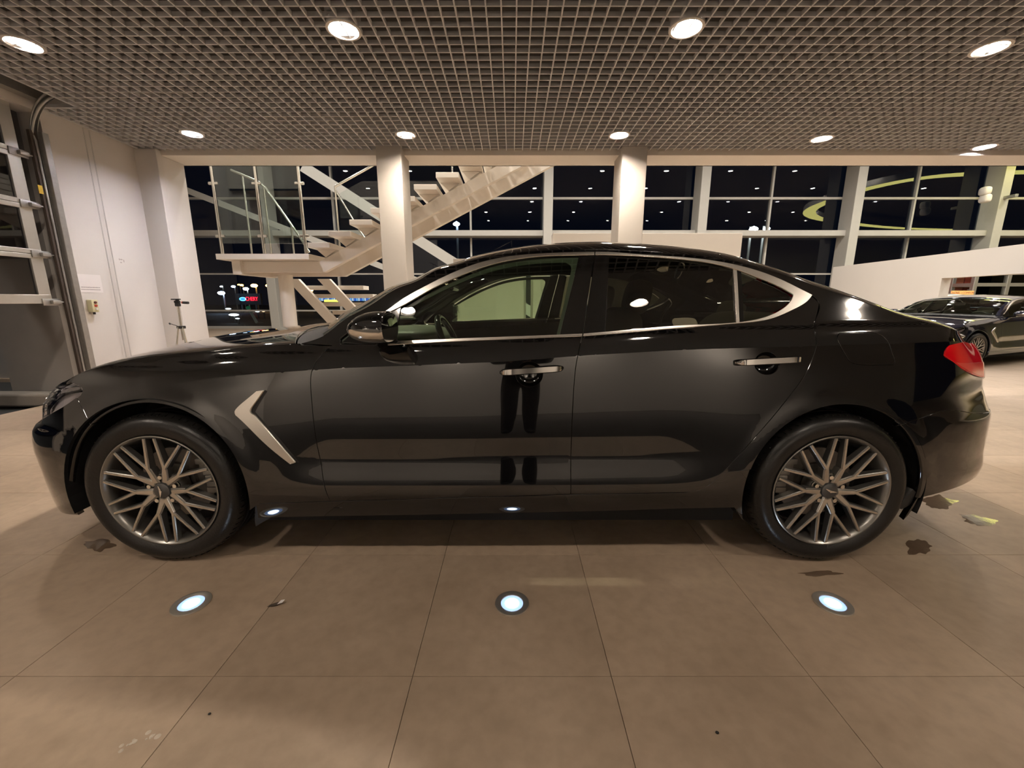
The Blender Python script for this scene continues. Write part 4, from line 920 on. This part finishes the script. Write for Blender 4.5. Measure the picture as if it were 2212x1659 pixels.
# lower flight runs down and away behind the landing
q0 = P(652, 617, 8.2)
for k in range(8):
    x, y, z = q0[0]+.158*k, 8.2+.06*k, q0[2]-.163*k
    MB().rbox((x, y, z-.075), (x+1.20, y+.32, z), .005).build('tread', M_cream, ST_)
for dx in (-.07, .53): MB().prism([(q0[0]+dx-.16, q0[2]+.12), (q0[0]+dx+.07, q0[2]+.12), (q0[0]+dx+.07+.158*7.2, q0[2]-.163*7.4), (q0[0]+dx-.16+.158*7.2, q0[2]-.163*7.4)], 8.08, 8.17).build('stringer', M_cream, ST_)
# landing balustrade
for (ub, ut) in ((481, 463.5), (571.5, 556), (661.5, 649.5)):
    b = P(ub, 548, YN+.06); po = MB().tube([(b[0], YN+.06, ZL), (b[0], YN+.06, 3.25)], .024, 14).build('baluster', M_steel, ST_, smooth=50)
    for v in (396, 510): zc_ = P(600, v, YN+.06)[2]; MB().rbox((b[0]-.075, YN+.045, zc_-.022), (b[0]+.075, YN+.075, zc_+.022), .012).build('glass_clamp', M_steel, po)
bx0, bx1, bx2 = [P(u, 548, YN+.06)[0] for u in (481, 571.5, 661.5)]; zg0 = P(600, 526, YN+.06)[2]
for a, b in ((bx0, bx1), (bx1, bx2)): MB().box((a+.03, YN+.055, zg0), (b-.03, YN+.065, 3.2)).build('glass_panel', G_rail, ST_)
hr = [P(499, 367, 7.95), P(555, 391, 7.95), P(572, 404, 7.95), P(648, 512, 7.95), P(668, 545, 7.95)]
MB().tube(hr, .022, 10).build('handrail', M_steel, ST_, smooth=60)
for (ub, ut, vt) in ((538, 524, 381), (583, 570, 404), (632, 629, 487)):
    a = P(ut, vt, 7.95); MB().tube([(a[0], 7.95, ZL-.02), a], .018, 10).build('baluster', M_steel, ST_, smooth=50)
# upper flight balustrade on the far side
sl = RISE/RUN
b0 = P(731, 497, YFAR-.1); b0x = b0[0]
MB().tube([(b0x, YFAR-.1, ZL+.1), (b0x, YFAR-.1, ZL+1.30), (b0x+3.2, YFAR-.1, ZL+1.30+3.2*sl)], .022, 10).build('handrail', M_steel, ST_, smooth=60)
MB().tube([(b0x, YFAR-.1, ZL+1.25), (b0x+.35, YFAR-.1-.0, ZL+.62), (b0x+.52, YFAR-.1, ZL+.35)], .016, 10).build('handrail', M_steel, ST_, smooth=60)
for k in range(3):
    xa = b0x+.05+1.05*k; za = ZL+.30+sl*(xa-b0x)
    MB().add([(xa, YFAR-.1, za), (xa+1.0, YFAR-.1, za+sl), (xa+1.0, YFAR-.1, za+sl+.85), (xa, YFAR-.1, za+.85)], [(0, 1, 2, 3)]).build('glass_panel', G_rail, ST_)
    MB().tube([(xa+1.02, YFAR-.1, za+sl-.3), (xa+1.02, YFAR-.1, za+sl+1.0)], .018, 10).build('baluster', M_steel, ST_, smooth=50)
# diagonal grey strips near the glass front
for k, ((u0, v0), (u1, v1), h, lab) in enumerate((((398, 409), (800, 566), .20, 'slim grey diagonal brace crossing behind the landing glass'), ((655, 360), (840, 478), .36, 'thick grey diagonal brace rising behind the upper flight of stairs'))):
    a, b = P(u0, v0, 15.6), P(u1, v1, 15.6); b = a+(b-a)*(a[2]-.02)/(a[2]-b[2]); tag(MB().bar(a, b, .16, h).build('diagonal_strip', M_post), lab, 'strip')
for k, ((u0, v0), (u1, v1)) in enumerate((((440, 560), (480, 600)), ((430, 445), (470, 480)))): pass
# ---- low white partitions beyond the piers
Yp = 7.6
def pz(v, y): return P(1000, v, y)[2]
pa0, pa1, pa2, pb0, pb1 = P(980, 600, Yp)[0], P(1132, 640, Yp)[0], P(1151, 640, Yp)[0], P(1194, 520, Yp)[0], P(1603, 520, Yp)[0]
zt1, zt2 = pz(559, Yp), pz(503.5, Yp)
w1 = empty('partition_wall', (0, Yp, 0), 'low white partition wall with a narrow slot, seen through the front door glass', 'partition')
MB().rbox((pa0, Yp, 0), (pa1, Yp+.16, zt1), .004).build('panel', M_white, w1); MB().rbox((pa2, Yp, 0), (pb0-.002, Yp+.16, zt1), .004).build('panel', M_white, w1); MB().box((pa1, Yp+.02, zt1-.08), (pa2, Yp+.14, zt1-.001)).build('lintel', M_white, w1)
for x in (pa1, pa2-.035): MB().box((x, Yp-.004, .02), (x+.035, Yp+.165, zt1-.08)).build('slot_jamb', M_alu, w1)
tag(MB().rbox((pb0, Yp, 0), (pb1, Yp+.28, zt2), .005).build('partition_wall', M_cream), 'tall plain white partition wall behind the right pier', 'partition')
# long white screen wall on the right with a wide opening
a, b = P(1800, 577, 15.0), P(2212, 527, 9.0); zt = (a[2]+b[2])/2; a = np.array([a[0], 15.0]); b = np.array([b[0], 9.0]); d = (b-a)/np.linalg.norm(b-a); nrm = np.array([-d[1], d[0]]); nrm = -nrm if nrm[0] < 0 else nrm
SW = empty('screen_wall', (a[0], a[1], 0), 'long white screen wall with a wide opening, behind the boot of the black saloon', 'screen wall')
def wslab(t0, t1, z0, z1, name, th=.22):
    V = []
    for z in (z0, z1):
        for t, s_ in ((t0, 0), (t1, 0), (t1, th), (t0, th)): q = a+d*t+nrm*s_; V.append((q[0], q[1], z))
    return MB().add(V, [(3, 2, 1, 0), (4, 5, 6, 7), (0, 1, 5, 4), (1, 2, 6, 5), (2, 3, 7, 6), (3, 0, 4, 7)]).build(name, M_white, SW)
def t_at(u):
    best = min(np.linspace(0, 9, 1800), key=lambda t: abs(proj(np.array([*(a+d*t), 1.2]))[0]-u)); return best
t_op = t_at(2026); q = a+d*t_op; z_op = P(2030, 601, q[1])[2]
wslab(0, t_op, 0, zt, 'panel'); wslab(t_op, 8.9, z_op, zt, 'lintel'); wslab(8.6, 8.9, 0, z_op, 'panel')
# ---- luminous oval ring hung high in the far hall
LR = empty('ring_light', (25.2, 8.6, 6.3), 'large luminous yellow curved band lamp, mirrored in the glass front', 'ceiling light')
_rk = np.array([(26,16.3),(22.5,16.1),(19.5,15.75),(17.7,15.2),(16.8,13.8),(16.7,11.5),(17.2,9.1),(18.9,6.9),(22.5,4.9),(28,2.9),(32.6,2.2),(38,1.4)])
_rs = np.concatenate([[0], np.cumsum(np.hypot(*np.diff(_rk, axis=0).T))]); _rx, _ry = spl(_rs, _rk[:, 0]), spl(_rs, _rk[:, 1]); rp = []
for s_ in np.linspace(0, _rs[-1], 90):
    p_ = np.array([_rx(s_), _ry(s_)]); d_ = np.array([_rx(s_+.01), _ry(s_+.01)])-p_; d_ /= np.hypot(*d_); n_ = np.array([-d_[1], d_[0]])
    rp.append([(*(p_+n_*k), z) for k, z in ((-.32, 6.28), (.32, 6.28), (.32, 6.55), (-.32, 6.55), (-.32, 6.28))])
A = np.array(rp); MB().grid(A[:, :2]).build('diffuser', emit('yellow_glow', (.86, .80, .24), 5.5), LR); MB().grid(A[:, 1:]).build('body', M_alu, LR)
# ---- further hall: red wall panels, booth frame, sign, display stand
rw = empty('red_wall', (20, 16.4, 0), 'dark red cladding panels low on the glass front beyond the opening', 'wall panels')
for k in range(9): MB().rbox((13.6+1.3*k, 16.2+random.uniform(0, .03), .02), (14.86+1.3*k, 16.27, 2.30), .006).build('panel', mat('red_panel_%d' % (k % 3), ((.20, .035, .025), (.15, .02, .018), (.24, .07, .045))[k % 3], .35, var=.1), rw)
bo = empty('glass_booth', (18, 15.6, 0), 'grey tubular framed glass booth standing behind the dark hatchback', 'booth')
def onray(u, v, y): return P(u, v, y)
yb = 15.3; gx0, gx1, gx2 = onray(2098, 640, yb)[0], onray(2168, 640, yb)[0], onray(2260, 640, yb)[0]; gz = onray(2160, 590, yb)[2]; gzm = onray(2160, 615, yb)[2]
for x, y in ((gx0, yb), (gx1, yb), (gx2, yb), (gx0, yb+.75), (gx2, yb+.75)): MB().rbox((x-.07, y-.07, 0), (x+.07, y+.07, gz), .02).build('post', M_zinc, bo)
for z in (gz, gzm):
    for p_, q_ in (((gx0, yb, z), (gx2, yb, z)), ((gx0, yb+.75, z), (gx2, yb+.75, z)), ((gx0, yb, z), (gx0, yb+.75, z))): MB().bar(p_, q_, .12, .12).build('rail', M_zinc, bo)
MB().box((gx0, yb+.01, .05), (gx2, yb+.02, gz)).build('glass_panel', G_rail, bo)
bd = empty('wall_cabinet', (18, 15.8, 0), 'grey display cabinet with shelves inside the glass booth', 'cabinet')
MB().rbox((gx0+.5, 15.70, 0), (gx1-.1, 15.95, 1.55), .01).build('body', M_conc, bd); MB().rbox((gx0+.55, 15.66, .5), (gx0+.95, 15.71, 1.35), .005).build('door', M_blkm, bd); MB().rbox((gx0+1.05, 15.66, .5), (gx1-.2, 15.71, 1.35), .005).build('door', M_jamb, bd)
sg = empty('hanging_sign', (16.8, 15.15, 0), 'narrow orange sign board above a lit counter beyond the opening', 'sign')
s0, s1 = P(2057, 628, 15.15), P(2103, 637, 15.15)
MB().rbox((s0[0], 15.15, s1[2]), (s1[0], 15.19, s0[2]), .005).build('board', mat('orange_board', (.85, .42, .16), .5, emit=(1, .45, .15), es=.25, var=.05), sg)
def text(body, size, loc, rot, m, parent, name, ext=.002, sx=1.0):
    cu = bpy.data.curves.new(name, 'FONT'); cu.body = body; cu.size = size; cu.extrude = ext; cu.align_x = 'CENTER'; cu.align_y = 'CENTER'
    o = bpy.data.objects.new(name, cu); C.objects.link(o); dg = bpy.context.evaluated_depsgraph_get(); me = bpy.data.meshes.new_from_object(o.evaluated_get(dg)); bpy.data.objects.remove(o); me.materials.append(m)
    o = bpy.data.objects.new(name, me); C.objects.link(o); o.rotation_euler = rot; o.scale = (sx, 1, 1)
    if parent: o.parent = parent; o.location = np.array(loc)-wl(parent)
    else: o.location = loc
    return o
text('НОМЕ | COMFOR', .10, ((s0[0]+s1[0])/2, 15.146, (s0[2]+s1[2])/2), (R(90), 0, 0), mat('brown_ink', (.28, .12, .05), .6, var=.05), sg, 'lettering')
for x in (s0[0]+.03, s1[0]-.03): MB().box((x-.02, 15.15, 0), (x+.02, 15.19, s1[2])).build('stand_leg', M_steel, sg)
dp = empty('lit_counter', (16.6, 15.4, 0), 'pale lit display counter under the orange sign', 'counter')
e0, e1 = P(2040, 642, 15.3), P(2076, 690, 15.3)
MB().rbox((e0[0], 15.3, 0), (e1[0], 15.8, e0[2]-.04), .01).build('body', M_white, dp); MB().rbox((e0[0]-.05, 15.25, e0[2]-.04), (e1[0]+.02, 15.85, e0[2]), .008).build('worktop', M_alu, dp); MB().box((e0[0]+.5, 15.292, e0[2]-.35), (e1[0]-.05, 15.299, e0[2]-.06)).build('lit_panel', emit('counter_glow', (.75, .95, 1.0), 1.1), dp)
sk = empty('speaker_box', P(2128, 422, 15.9), 'white round-cornered twin speaker box on the far grey post', 'speaker')
c_ = P(2128, 422, 15.9); MB().rbox((18.30, 15.88, c_[2]-.05), (18.42, 16.27, c_[2]+.05), .01).build('bracket', M_zinc, sk)
for v in (413, 429): q = P(2128, v, 15.9); MB().ellipsoid(q, (.13, .16, .15), 20, 12, .6).build('speaker_cone', M_white, sk, smooth=60)
# ---- two more cars deeper in the hall, same shell as the saloon
M_blue = mat('dark_blue_paint', (.004, .006, .018), .08, coat=1.0, ior=1.7, var=.1); M_wcar = mat('white_car_paint', (.74, .73, .70), .15, coat=1.0, var=.03)
def second_car(m, loc, rz, sc_, lab, name):
    c = copy_tree(car); c.name = name; c.location = loc; c.rotation_euler = (0, 0, rz); c.scale = sc_; c['label'] = lab
    done = {}
    for o in c.children_recursive:
        if o.type == 'MESH' and o.data.materials and o.data.materials[0] == M_paint: o.material_slots[0].link = 'OBJECT'; o.material_slots[0].material = m
    return c
second_car(M_blue, (9.0, 8.2, 0), R(18), (.97, .97, .88), 'dark blue hatchback parked beyond the boot of the black saloon', 'parked_car')
second_car(M_wcar, (14.05, 14.05, 0), R(0), (.95, .92, .97), 'white car behind the dark blue hatchback, half hidden by the screen wall', 'parked_car')
# ---- car park at night beyond the glass
def street_lamp(u, v, y, col, s, r, lab, pole=True):
    p = P(u, v, y); e = empty('street_lamp', (p[0], p[1], 0), lab, 'street light', 'lights of the car park at night')
    MB().ellipsoid((0, 0, p[2]), (r, r, r*.55), 12, 8).build('lamp_head', emit('night_%s_%d' % (''.join('%02d' % int(c*99) for c in col), int(s)), col, s), e, local=True)
    if pole: MB().tube([(0, .3, 0), (0, .3, p[2]+.2), (0, 0, p[2]+.1)], .07, 6).build('pole', M_zinc, e, local=True)
OR_, WH_, BL_ = (1, .45, .10), (.9, .95, 1.0), (.55, .70, 1.0)
for i, (u, v, y, col, s, r, lab) in enumerate(((549, 617, 45, OR_, 40, .33, 'largest orange street light seen under the landing'), (579, 617, 48, OR_, 25, .26, 'orange street light beside the round stair post'), (531, 624, 50, WH_, 30, .30, 'bright white street light under the landing, near the red sign'), (478, 633, 40, BL_, 40, .30, 'bluish white street light beside the wall end'),
    (522, 616, 60, OR_, 14, .24, 'small orange street light left of the largest one'), (516, 615, 70, OR_, 10, .22, 'faint orange street light under the left of the landing'), (478, 619, 60, WH_, 9, .18, 'faint white street light above the bluish one'), (504, 619, 60, BL_, 9, .28, 'flat bluish street light under the landing edge'),
    (672, 627, 50, OR_, 30, .24, 'orange street light seen between the lower stair treads'), (986, 484, 26, BL_, 60, .20, 'tall bluish street light right of the left pier'), (1628, 495, 24, WH_, 120, .22, 'brightest bluish white floodlight outside the glass, left of its pair'), (1657, 494, 24, WH_, 80, .15, 'smaller bluish white floodlight outside the glass, right of its pair'))):
    street_lamp(u, v, y, col, s, r, lab)
for i, (u, v, y, r, lab) in enumerate(((505, 680, 22, .22, 'widest white headlamp glow low in the dark car park'), (513, 688, 20, .09, 'small white glow just under the widest headlamp glow'), (493, 667, 26, .15, 'tilted white glow above the widest headlamp glow'), (556, 673, 26, .11, 'white glow left of the pair below the red sign'), (569, 673, 26, .07, 'orange glow right of the pair below the red sign'))):
    p = P(u, v, y); o = MB().ellipsoid((0, 0, 0), (r*1.3, r*.5, r*.32), 10, 6).build('lamp_glint', emit('night_glint_%d' % (i == 4), ((.85, .92, 1.0), (1, .6, .35))[i == 4], 3.0)); o.location = p
    tag(o, lab, 'light', 'far headlamps in the car park'); MB().box((-.03, .02, -p[2]), (.03, .08, 0)).build('lamp_stand', M_zinc, o, local=True)
# lit shop sign: blue oval and red lettering
sp0 = P(512, 646, 42); sp1 = P(556, 646, 42)
LS = empty('shop_sign', (sp0[0], 42, 0), 'lit sign with a blue oval and red letters across the car park', 'sign')
MB().box((sp0[0]-.2, 42.05, sp0[2]-.55), (sp1[0]+.3, 42.3, sp0[2]+.55)).build('board', M_blkm, LS)
q = P(524, 646, 42); wv = sp1[0]-sp0[0]
ov = MB().lathe([(.0001, 0), (1, 0)], (0, 0, 0), 'y', 32); V = np.array(ov.V)*np.array([.36, 1, .19])*1.0+np.array([q[0], 42.03, q[2]]); mk('oval', V, ov.F, emit('sign_blue', (.10, .42, 1.0), 4.0), LS)
V = np.array(ov.V)*np.array([.24, 1, .09])+np.array([q[0], 42.01, q[2]]); mk('oval_core', V, ov.F, emit('sign_blue_dark', (.02, .16, .55), 2.5), LS)
q = P(543.5, 646, 42); text('CHERY', .55, (q[0], 42.0, q[2]), (R(90), 0, 0), emit('sign_red', (1.0, .012, .03), 5.0), LS, 'lettering', .01, .72)
for x in (sp0[0]+.3, sp1[0]-.3): MB().tube([(x, 42.2, 0), (x, 42.2, sp0[2]-.5)], .09, 8).build('pole', M_zinc, LS)
# blue and yellow lit shop front seen between the lower treads
BF = empty('lit_shop_front', (-14, 40, 0), 'far building front lit blue and yellow, seen between the lower stair treads', 'building')
a0, a1 = P(684, 641, 40), P(800, 650, 40)
for k in range(26):
    x = a0[0]+(a1[0]-a0[0])*(k+.1)/26
    MB().box((x, 40, a1[2]), (x+.14, 40.05, a0[2]-random.uniform(0, .12))).build('light_strip', emit('shop_blue_%d' % (k % 3), ((.05, .18, .8), (.2, .5, 1.0), (.6, .75, 1.0))[k % 3], .9), BF)
MB().box((a0[0]+.7, 39.95, a1[2]-.1), (a0[0]+2.4, 40, a1[2]+.12)).build('light_strip', emit('shop_yellow', (1, .85, .15), 1.6), BF)
MB().box((a0[0]-.5, 40.1, 0), (a1[0]+.5, 44, a0[2]+.4)).build('wall', M_asph, BF)
# barrier rail and striped boom in the car park
bm_ = empty('car_park_boom', (-12, 24, 0), 'tilted pale boom with a green tip outside the glass under the landing', 'barrier')
p0, p1 = P(538, 668, 22), P(566, 716, 22); MB().tube([p1, p0], [.09, .06], 8).build('boom', mat('boom_pale', (.5, .5, .42), .5, emit=(.5, .5, .4), es=.05, var=.1), bm_, smooth=50); MB().tube([p0, p0+(p0-p1)*.12], .10, 8).build('tip', mat('boom_green', (.03, .35, .15), .5, emit=(.03, .35, .15), es=.15, var=.1), bm_, smooth=50); MB().box((p1[0]-.15, 21.9, 0), (p1[0]+.15, 22.1, p1[2])).build('stand', M_zinc, bm_)  # boom and tip are given a faint glow of their own
gr_ = [P(531, 716, 20), P(533, 709, 20), P(540, 707, 20), P(584, 706, 20), P(590, 710, 20)]; gr_ = [(gr_[0][0], 20, 0)]+gr_+[(gr_[-1][0], 20, 0)]
tag(MB().tube(gr_, .035, 8).build('guard_rail', M_zinc, smooth=50), 'low bent grey guard rail outside the glass', 'rail')
# ---- wet patches and litter on the floor
M_wet = bpy.data.materials.new('water'); M_wet.use_nodes = True; nt = M_wet.node_tree; nt.nodes.clear(); ou = nt.nodes.new('ShaderNodeOutputMaterial'); mxs = nt.nodes.new('ShaderNodeMixShader'); trn = nt.nodes.new('ShaderNodeBsdfTransparent'); trn.inputs[0].default_value = (.68, .64, .61, 1); glo = nt.nodes.new('ShaderNodeBsdfGlossy'); glo.inputs['Roughness'].default_value = .04; fre = nt.nodes.new('ShaderNodeFresnel'); fre.inputs['IOR'].default_value = 1.33
nzw = nt.nodes.new('ShaderNodeTexNoise'); nzw.inputs['Scale'].default_value = 40; bpw = nt.nodes.new('ShaderNodeBump'); bpw.inputs['Strength'].default_value = .05; bpw.inputs['Distance'].default_value = .002; gw = nt.nodes.new('ShaderNodeNewGeometry'); nt.links.new(gw.outputs['Position'], nzw.inputs['Vector']); nt.links.new(nzw.outputs[0], bpw.inputs['Height']); nt.links.new(bpw.outputs[0], glo.inputs['Normal'])
nt.links.new(fre.outputs[0], mxs.inputs[0]); nt.links.new(trn.outputs[0], mxs.inputs[1]); nt.links.new(glo.outputs[0], mxs.inputs[2]); nt.links.new(mxs.outputs[0], ou.inputs[0])
def fp(u, v):
    e = (829.5-v)/FPX; dy, dz = CT+e*ST, -ST+e*CT; t = -CAM_H/dz; return np.array([(u-1106)/FPX*t, dy*t, 0])
def puddle(uvs, lab, seed):
    r = np.random.default_rng(seed); q = np.array([fp(*p)[:2] for p in uvs]); q = np.concatenate([q, q[:1]]); s_ = np.arange(len(q)); t = np.linspace(0, len(q)-1, 70)[:-1]
    o = np.stack([np.interp(t, s_, q[:, 0]), np.interp(t, s_, q[:, 1])], -1); c = o.mean(0)
    if np.sum(o[:, 0]*np.roll(o[:, 1], -1)-np.roll(o[:, 0], -1)*o[:, 1]) < 0: o = o[::-1]
    k = 1+.10*np.sin(t*5.1+seed)+.07*np.sin(t*11.3+2*seed)+r.normal(0, .015, len(t)); o = c+(o-c)*k[:, None]; n = len(o)
    V = [(x, y, .0002) for x, y in o]+[(c[0]+(x-c[0])*.93, c[1]+(y-c[1])*.97, .0010) for x, y in o]+[(c[0], c[1], .0011)]
    F = [(i, (i+1) % n, n+(i+1) % n, n+i) for i in range(n)]+[(n+i, n+(i+1) % n, 2*n) for i in range(n)]
    tag(mk('puddle', V, F, M_wet, N=[(0, 0, 1)]*len(V)), lab, 'puddle', 'wet patches on the floor')
puddle([(1985, 1076), (2030, 1070), (2066, 1082), (2050, 1098), (2020, 1100), (1998, 1088)], 'dark wet patch just below the rear bumper corner', 1)
puddle([(2076, 1112), (2100, 1112), (2150, 1122), (2152, 1134), (2110, 1136), (2085, 1126)], 'dark wet patch at the far right of the floor, apart from the rear wheel', 2)
puddle([(1955, 1172), (1985, 1163), (2015, 1180), (2000, 1196), (1965, 1198)], 'glinting wet patch on the floor right of the rear tyre', 3)
puddle([(1720, 1238), (1790, 1232), (1822, 1240), (1760, 1246)], 'thin wet streak on the floor in front of the rear tyre', 4)
puddle([(180, 1170), (235, 1164), (250, 1180), (215, 1192), (190, 1185)], 'wet patch on the floor left of the front tyre', 5)
lt = empty('paper_scrap', fp(600, 1308), 'torn scrap of white and dark paper on the floor between two floor lights', 'litter')
q = fp(600, 1308); MB().add([(q[0]-.035, q[1]-.01, .002), (q[0]+.0, q[1]-.006, .006), (q[0]+.012, q[1]+.012, .010), (q[0]-.01, q[1]+.012, .004), (q[0]-.03, q[1]+.004, .001)], [(0, 1, 2, 3, 4)]).build('dark_flap', mat('dark_scrap', (.08, .06, .045), .7, var=.2), lt)
MB().add([(q[0]+.0, q[1]-.004, .008), (q[0]+.016, q[1]+.002, .010), (q[0]+.02, q[1]+.016, .013), (q[0]+.006, q[1]+.014, .012)], [(0, 1, 2, 3)]).build('white_flap', mat('paper', (.80, .76, .74), .6), lt)
for (u, v, r, lab) in ((1549, 1584, .005, 'tiny dark pebble on the tile at the lower right'), (453, 1543, .004, 'tiny dark pebble on the tile at the lower left')):
    q = fp(u, v); tag(MB().ellipsoid(q+np.array([0, 0, r*.5]), (r, r*.8, r*.6), 8, 6).build('pebble', M_blkm, smooth=60), lab, 'pebble', 'grit on the floor')
for (u, v, s_, lab) in ((275, 1612, 1.0, 'dried white splash mark on the lower left tile, left of its pair'), (328, 1590, 1.3, 'dried white splash mark on the lower left tile, right of its pair')):
    q = fp(u, v); mb = MB()
    for k in range(7):
        an, rd = random.uniform(0, 6.3), random.uniform(0, .016)*s_; c = q+np.array([rd*math.cos(an), rd*math.sin(an), .0004]); rr = random.uniform(.002, .006)*s_; mb.lathe([(rr, 0), (rr*.6, .0006), (.0001, .0008)], c, 'z', 10)
    tag(mb.build('splash_mark', mat('dried_splash', (.55, .48, .40), .7, var=.1), smooth=60), lab, 'splash mark', 'dried splashes on the tile')
# ---- the photographer: stands behind the lens, seen as a dark figure in the door and as a shadow on the tiles
def skin(name, joints, edges, m, parent, lv=2, root=0):
    me = bpy.data.meshes.new(name); me.from_pydata([j[0] for j in joints], edges, []); o = bpy.data.objects.new(name, me); C.objects.link(o)
    md = o.modifiers.new('skin', 'SKIN'); md.use_smooth_shade = True
    for i, v in enumerate(me.skin_vertices[0].data): v.radius = joints[i][1] if hasattr(joints[i][1], '__len__') else (joints[i][1],)*2; v.use_root = i == root
    sb = o.modifiers.new('sub', 'SUBSURF'); sb.levels = sb.render_levels = lv
    dg = bpy.context.evaluated_depsgraph_get(); dg.update(); m2 = bpy.data.meshes.new_from_object(o.evaluated_get(dg)); bpy.data.objects.remove(o); m2.materials.append(m)
    m2.polygons.foreach_set('use_smooth', [True]*len(m2.polygons)); o = bpy.data.objects.new(name, m2); C.objects.link(o)
    if parent: o.parent = parent; o.location = -wl(parent)
    return o
ph = empty('person', (.05, -.52, 0), 'person in dark jacket and trousers standing behind the lens, mirrored in the door', 'person')
X, Yp_ = .05, -.52; M_cloth = mat('dark_cloth', (.012, .012, .014), .85, var=.2); M_skin = mat('skin', (.50, .30, .22), .5, var=.05)
J = [((X, Yp_, .95), (.15, .11)), ((X, Yp_-.01, 1.15), (.145, .10)), ((X, Yp_, 1.38), (.17, .10)), ((X, Yp_+.02, 1.50), (.07, .06)),
     ((X-.10, Yp_, .86), (.095, .095)), ((X-.095, Yp_+.02, .48), (.075, .08)), ((X-.11, Yp_-.01, .09), (.055, .06)), ((X-.125, Yp_+.13, .045), (.04, .035)),
     ((X+.10, Yp_, .86), (.095, .095)), ((X+.095, Yp_+.02, .48), (.075, .08)), ((X+.11, Yp_-.01, .09), (.055, .06)), ((X+.125, Yp_+.13, .045), (.04, .035)),
     ((X-.20, Yp_, 1.42), (.065, .065)), ((X-.27, Yp_+.03, 1.13), (.048, .048)), ((X-.13, Yp_+.27, 1.10), (.036, .036)),
     ((X+.20, Yp_, 1.42), (.065, .065)), ((X+.27, Yp_+.03, 1.13), (.048, .048)), ((X+.06, Yp_+.27, 1.10), (.036, .036))]
skin('body', J, [(0,1),(1,2),(2,3),(0,4),(4,5),(5,6),(6,7),(0,8),(8,9),(9,10),(10,11),(2,12),(12,13),(13,14),(2,15),(15,16),(16,17)], M_cloth, ph)
skin('head', [((X, Yp_+.02, 1.50), .052), ((X, Yp_+.03, 1.58), .062), ((X, Yp_+.045, 1.66), (.075, .09)), ((X, Yp_+.03, 1.74), (.06, .075))], [(0,1),(1,2),(2,3)], M_skin, ph)
MB().ellipsoid((X, Yp_+.012, 1.71), (.082, .098, .085), 18, 12).build('hair', M_cloth, ph, smooth=60)
for sx, bx_ in ((-1, X-.13), (1, X+.06)):
    hj = [((bx_, Yp_+.27, 1.10), (.026, .020)), ((bx_-sx*.03, Yp_+.345, 1.10), (.034, .014))]; he = [(0, 1)]
    for f, (dz, ln) in enumerate(((.030, .040), (.011, .046), (-.009, .043), (-.028, .033))):
        k = len(hj); hj += [((bx_-sx*.035, Yp_+.37, 1.10+dz), .009), ((bx_-sx*.045, Yp_+.37+ln*.8, 1.10+dz), .008), ((bx_-sx*(.045+.02), Yp_+.372+ln, 1.10+dz*.9), .007)]; he += [(1, k), (k, k+1), (k+1, k+2)]
    k = len(hj); hj += [((bx_-sx*.03, Yp_+.33, 1.135), .010), ((bx_-sx*.05, Yp_+.365, 1.15), .008)]; he += [(0, k), (k, k+1)]
    skin('hand', hj, he, M_skin, ph)
ph_ = MB().rbox((X-.115, -.075, 1.065), (X+.045, -.066, 1.145), .006).build('phone', M_blk); tag(ph_, 'black phone held up in both hands by the person', 'phone')
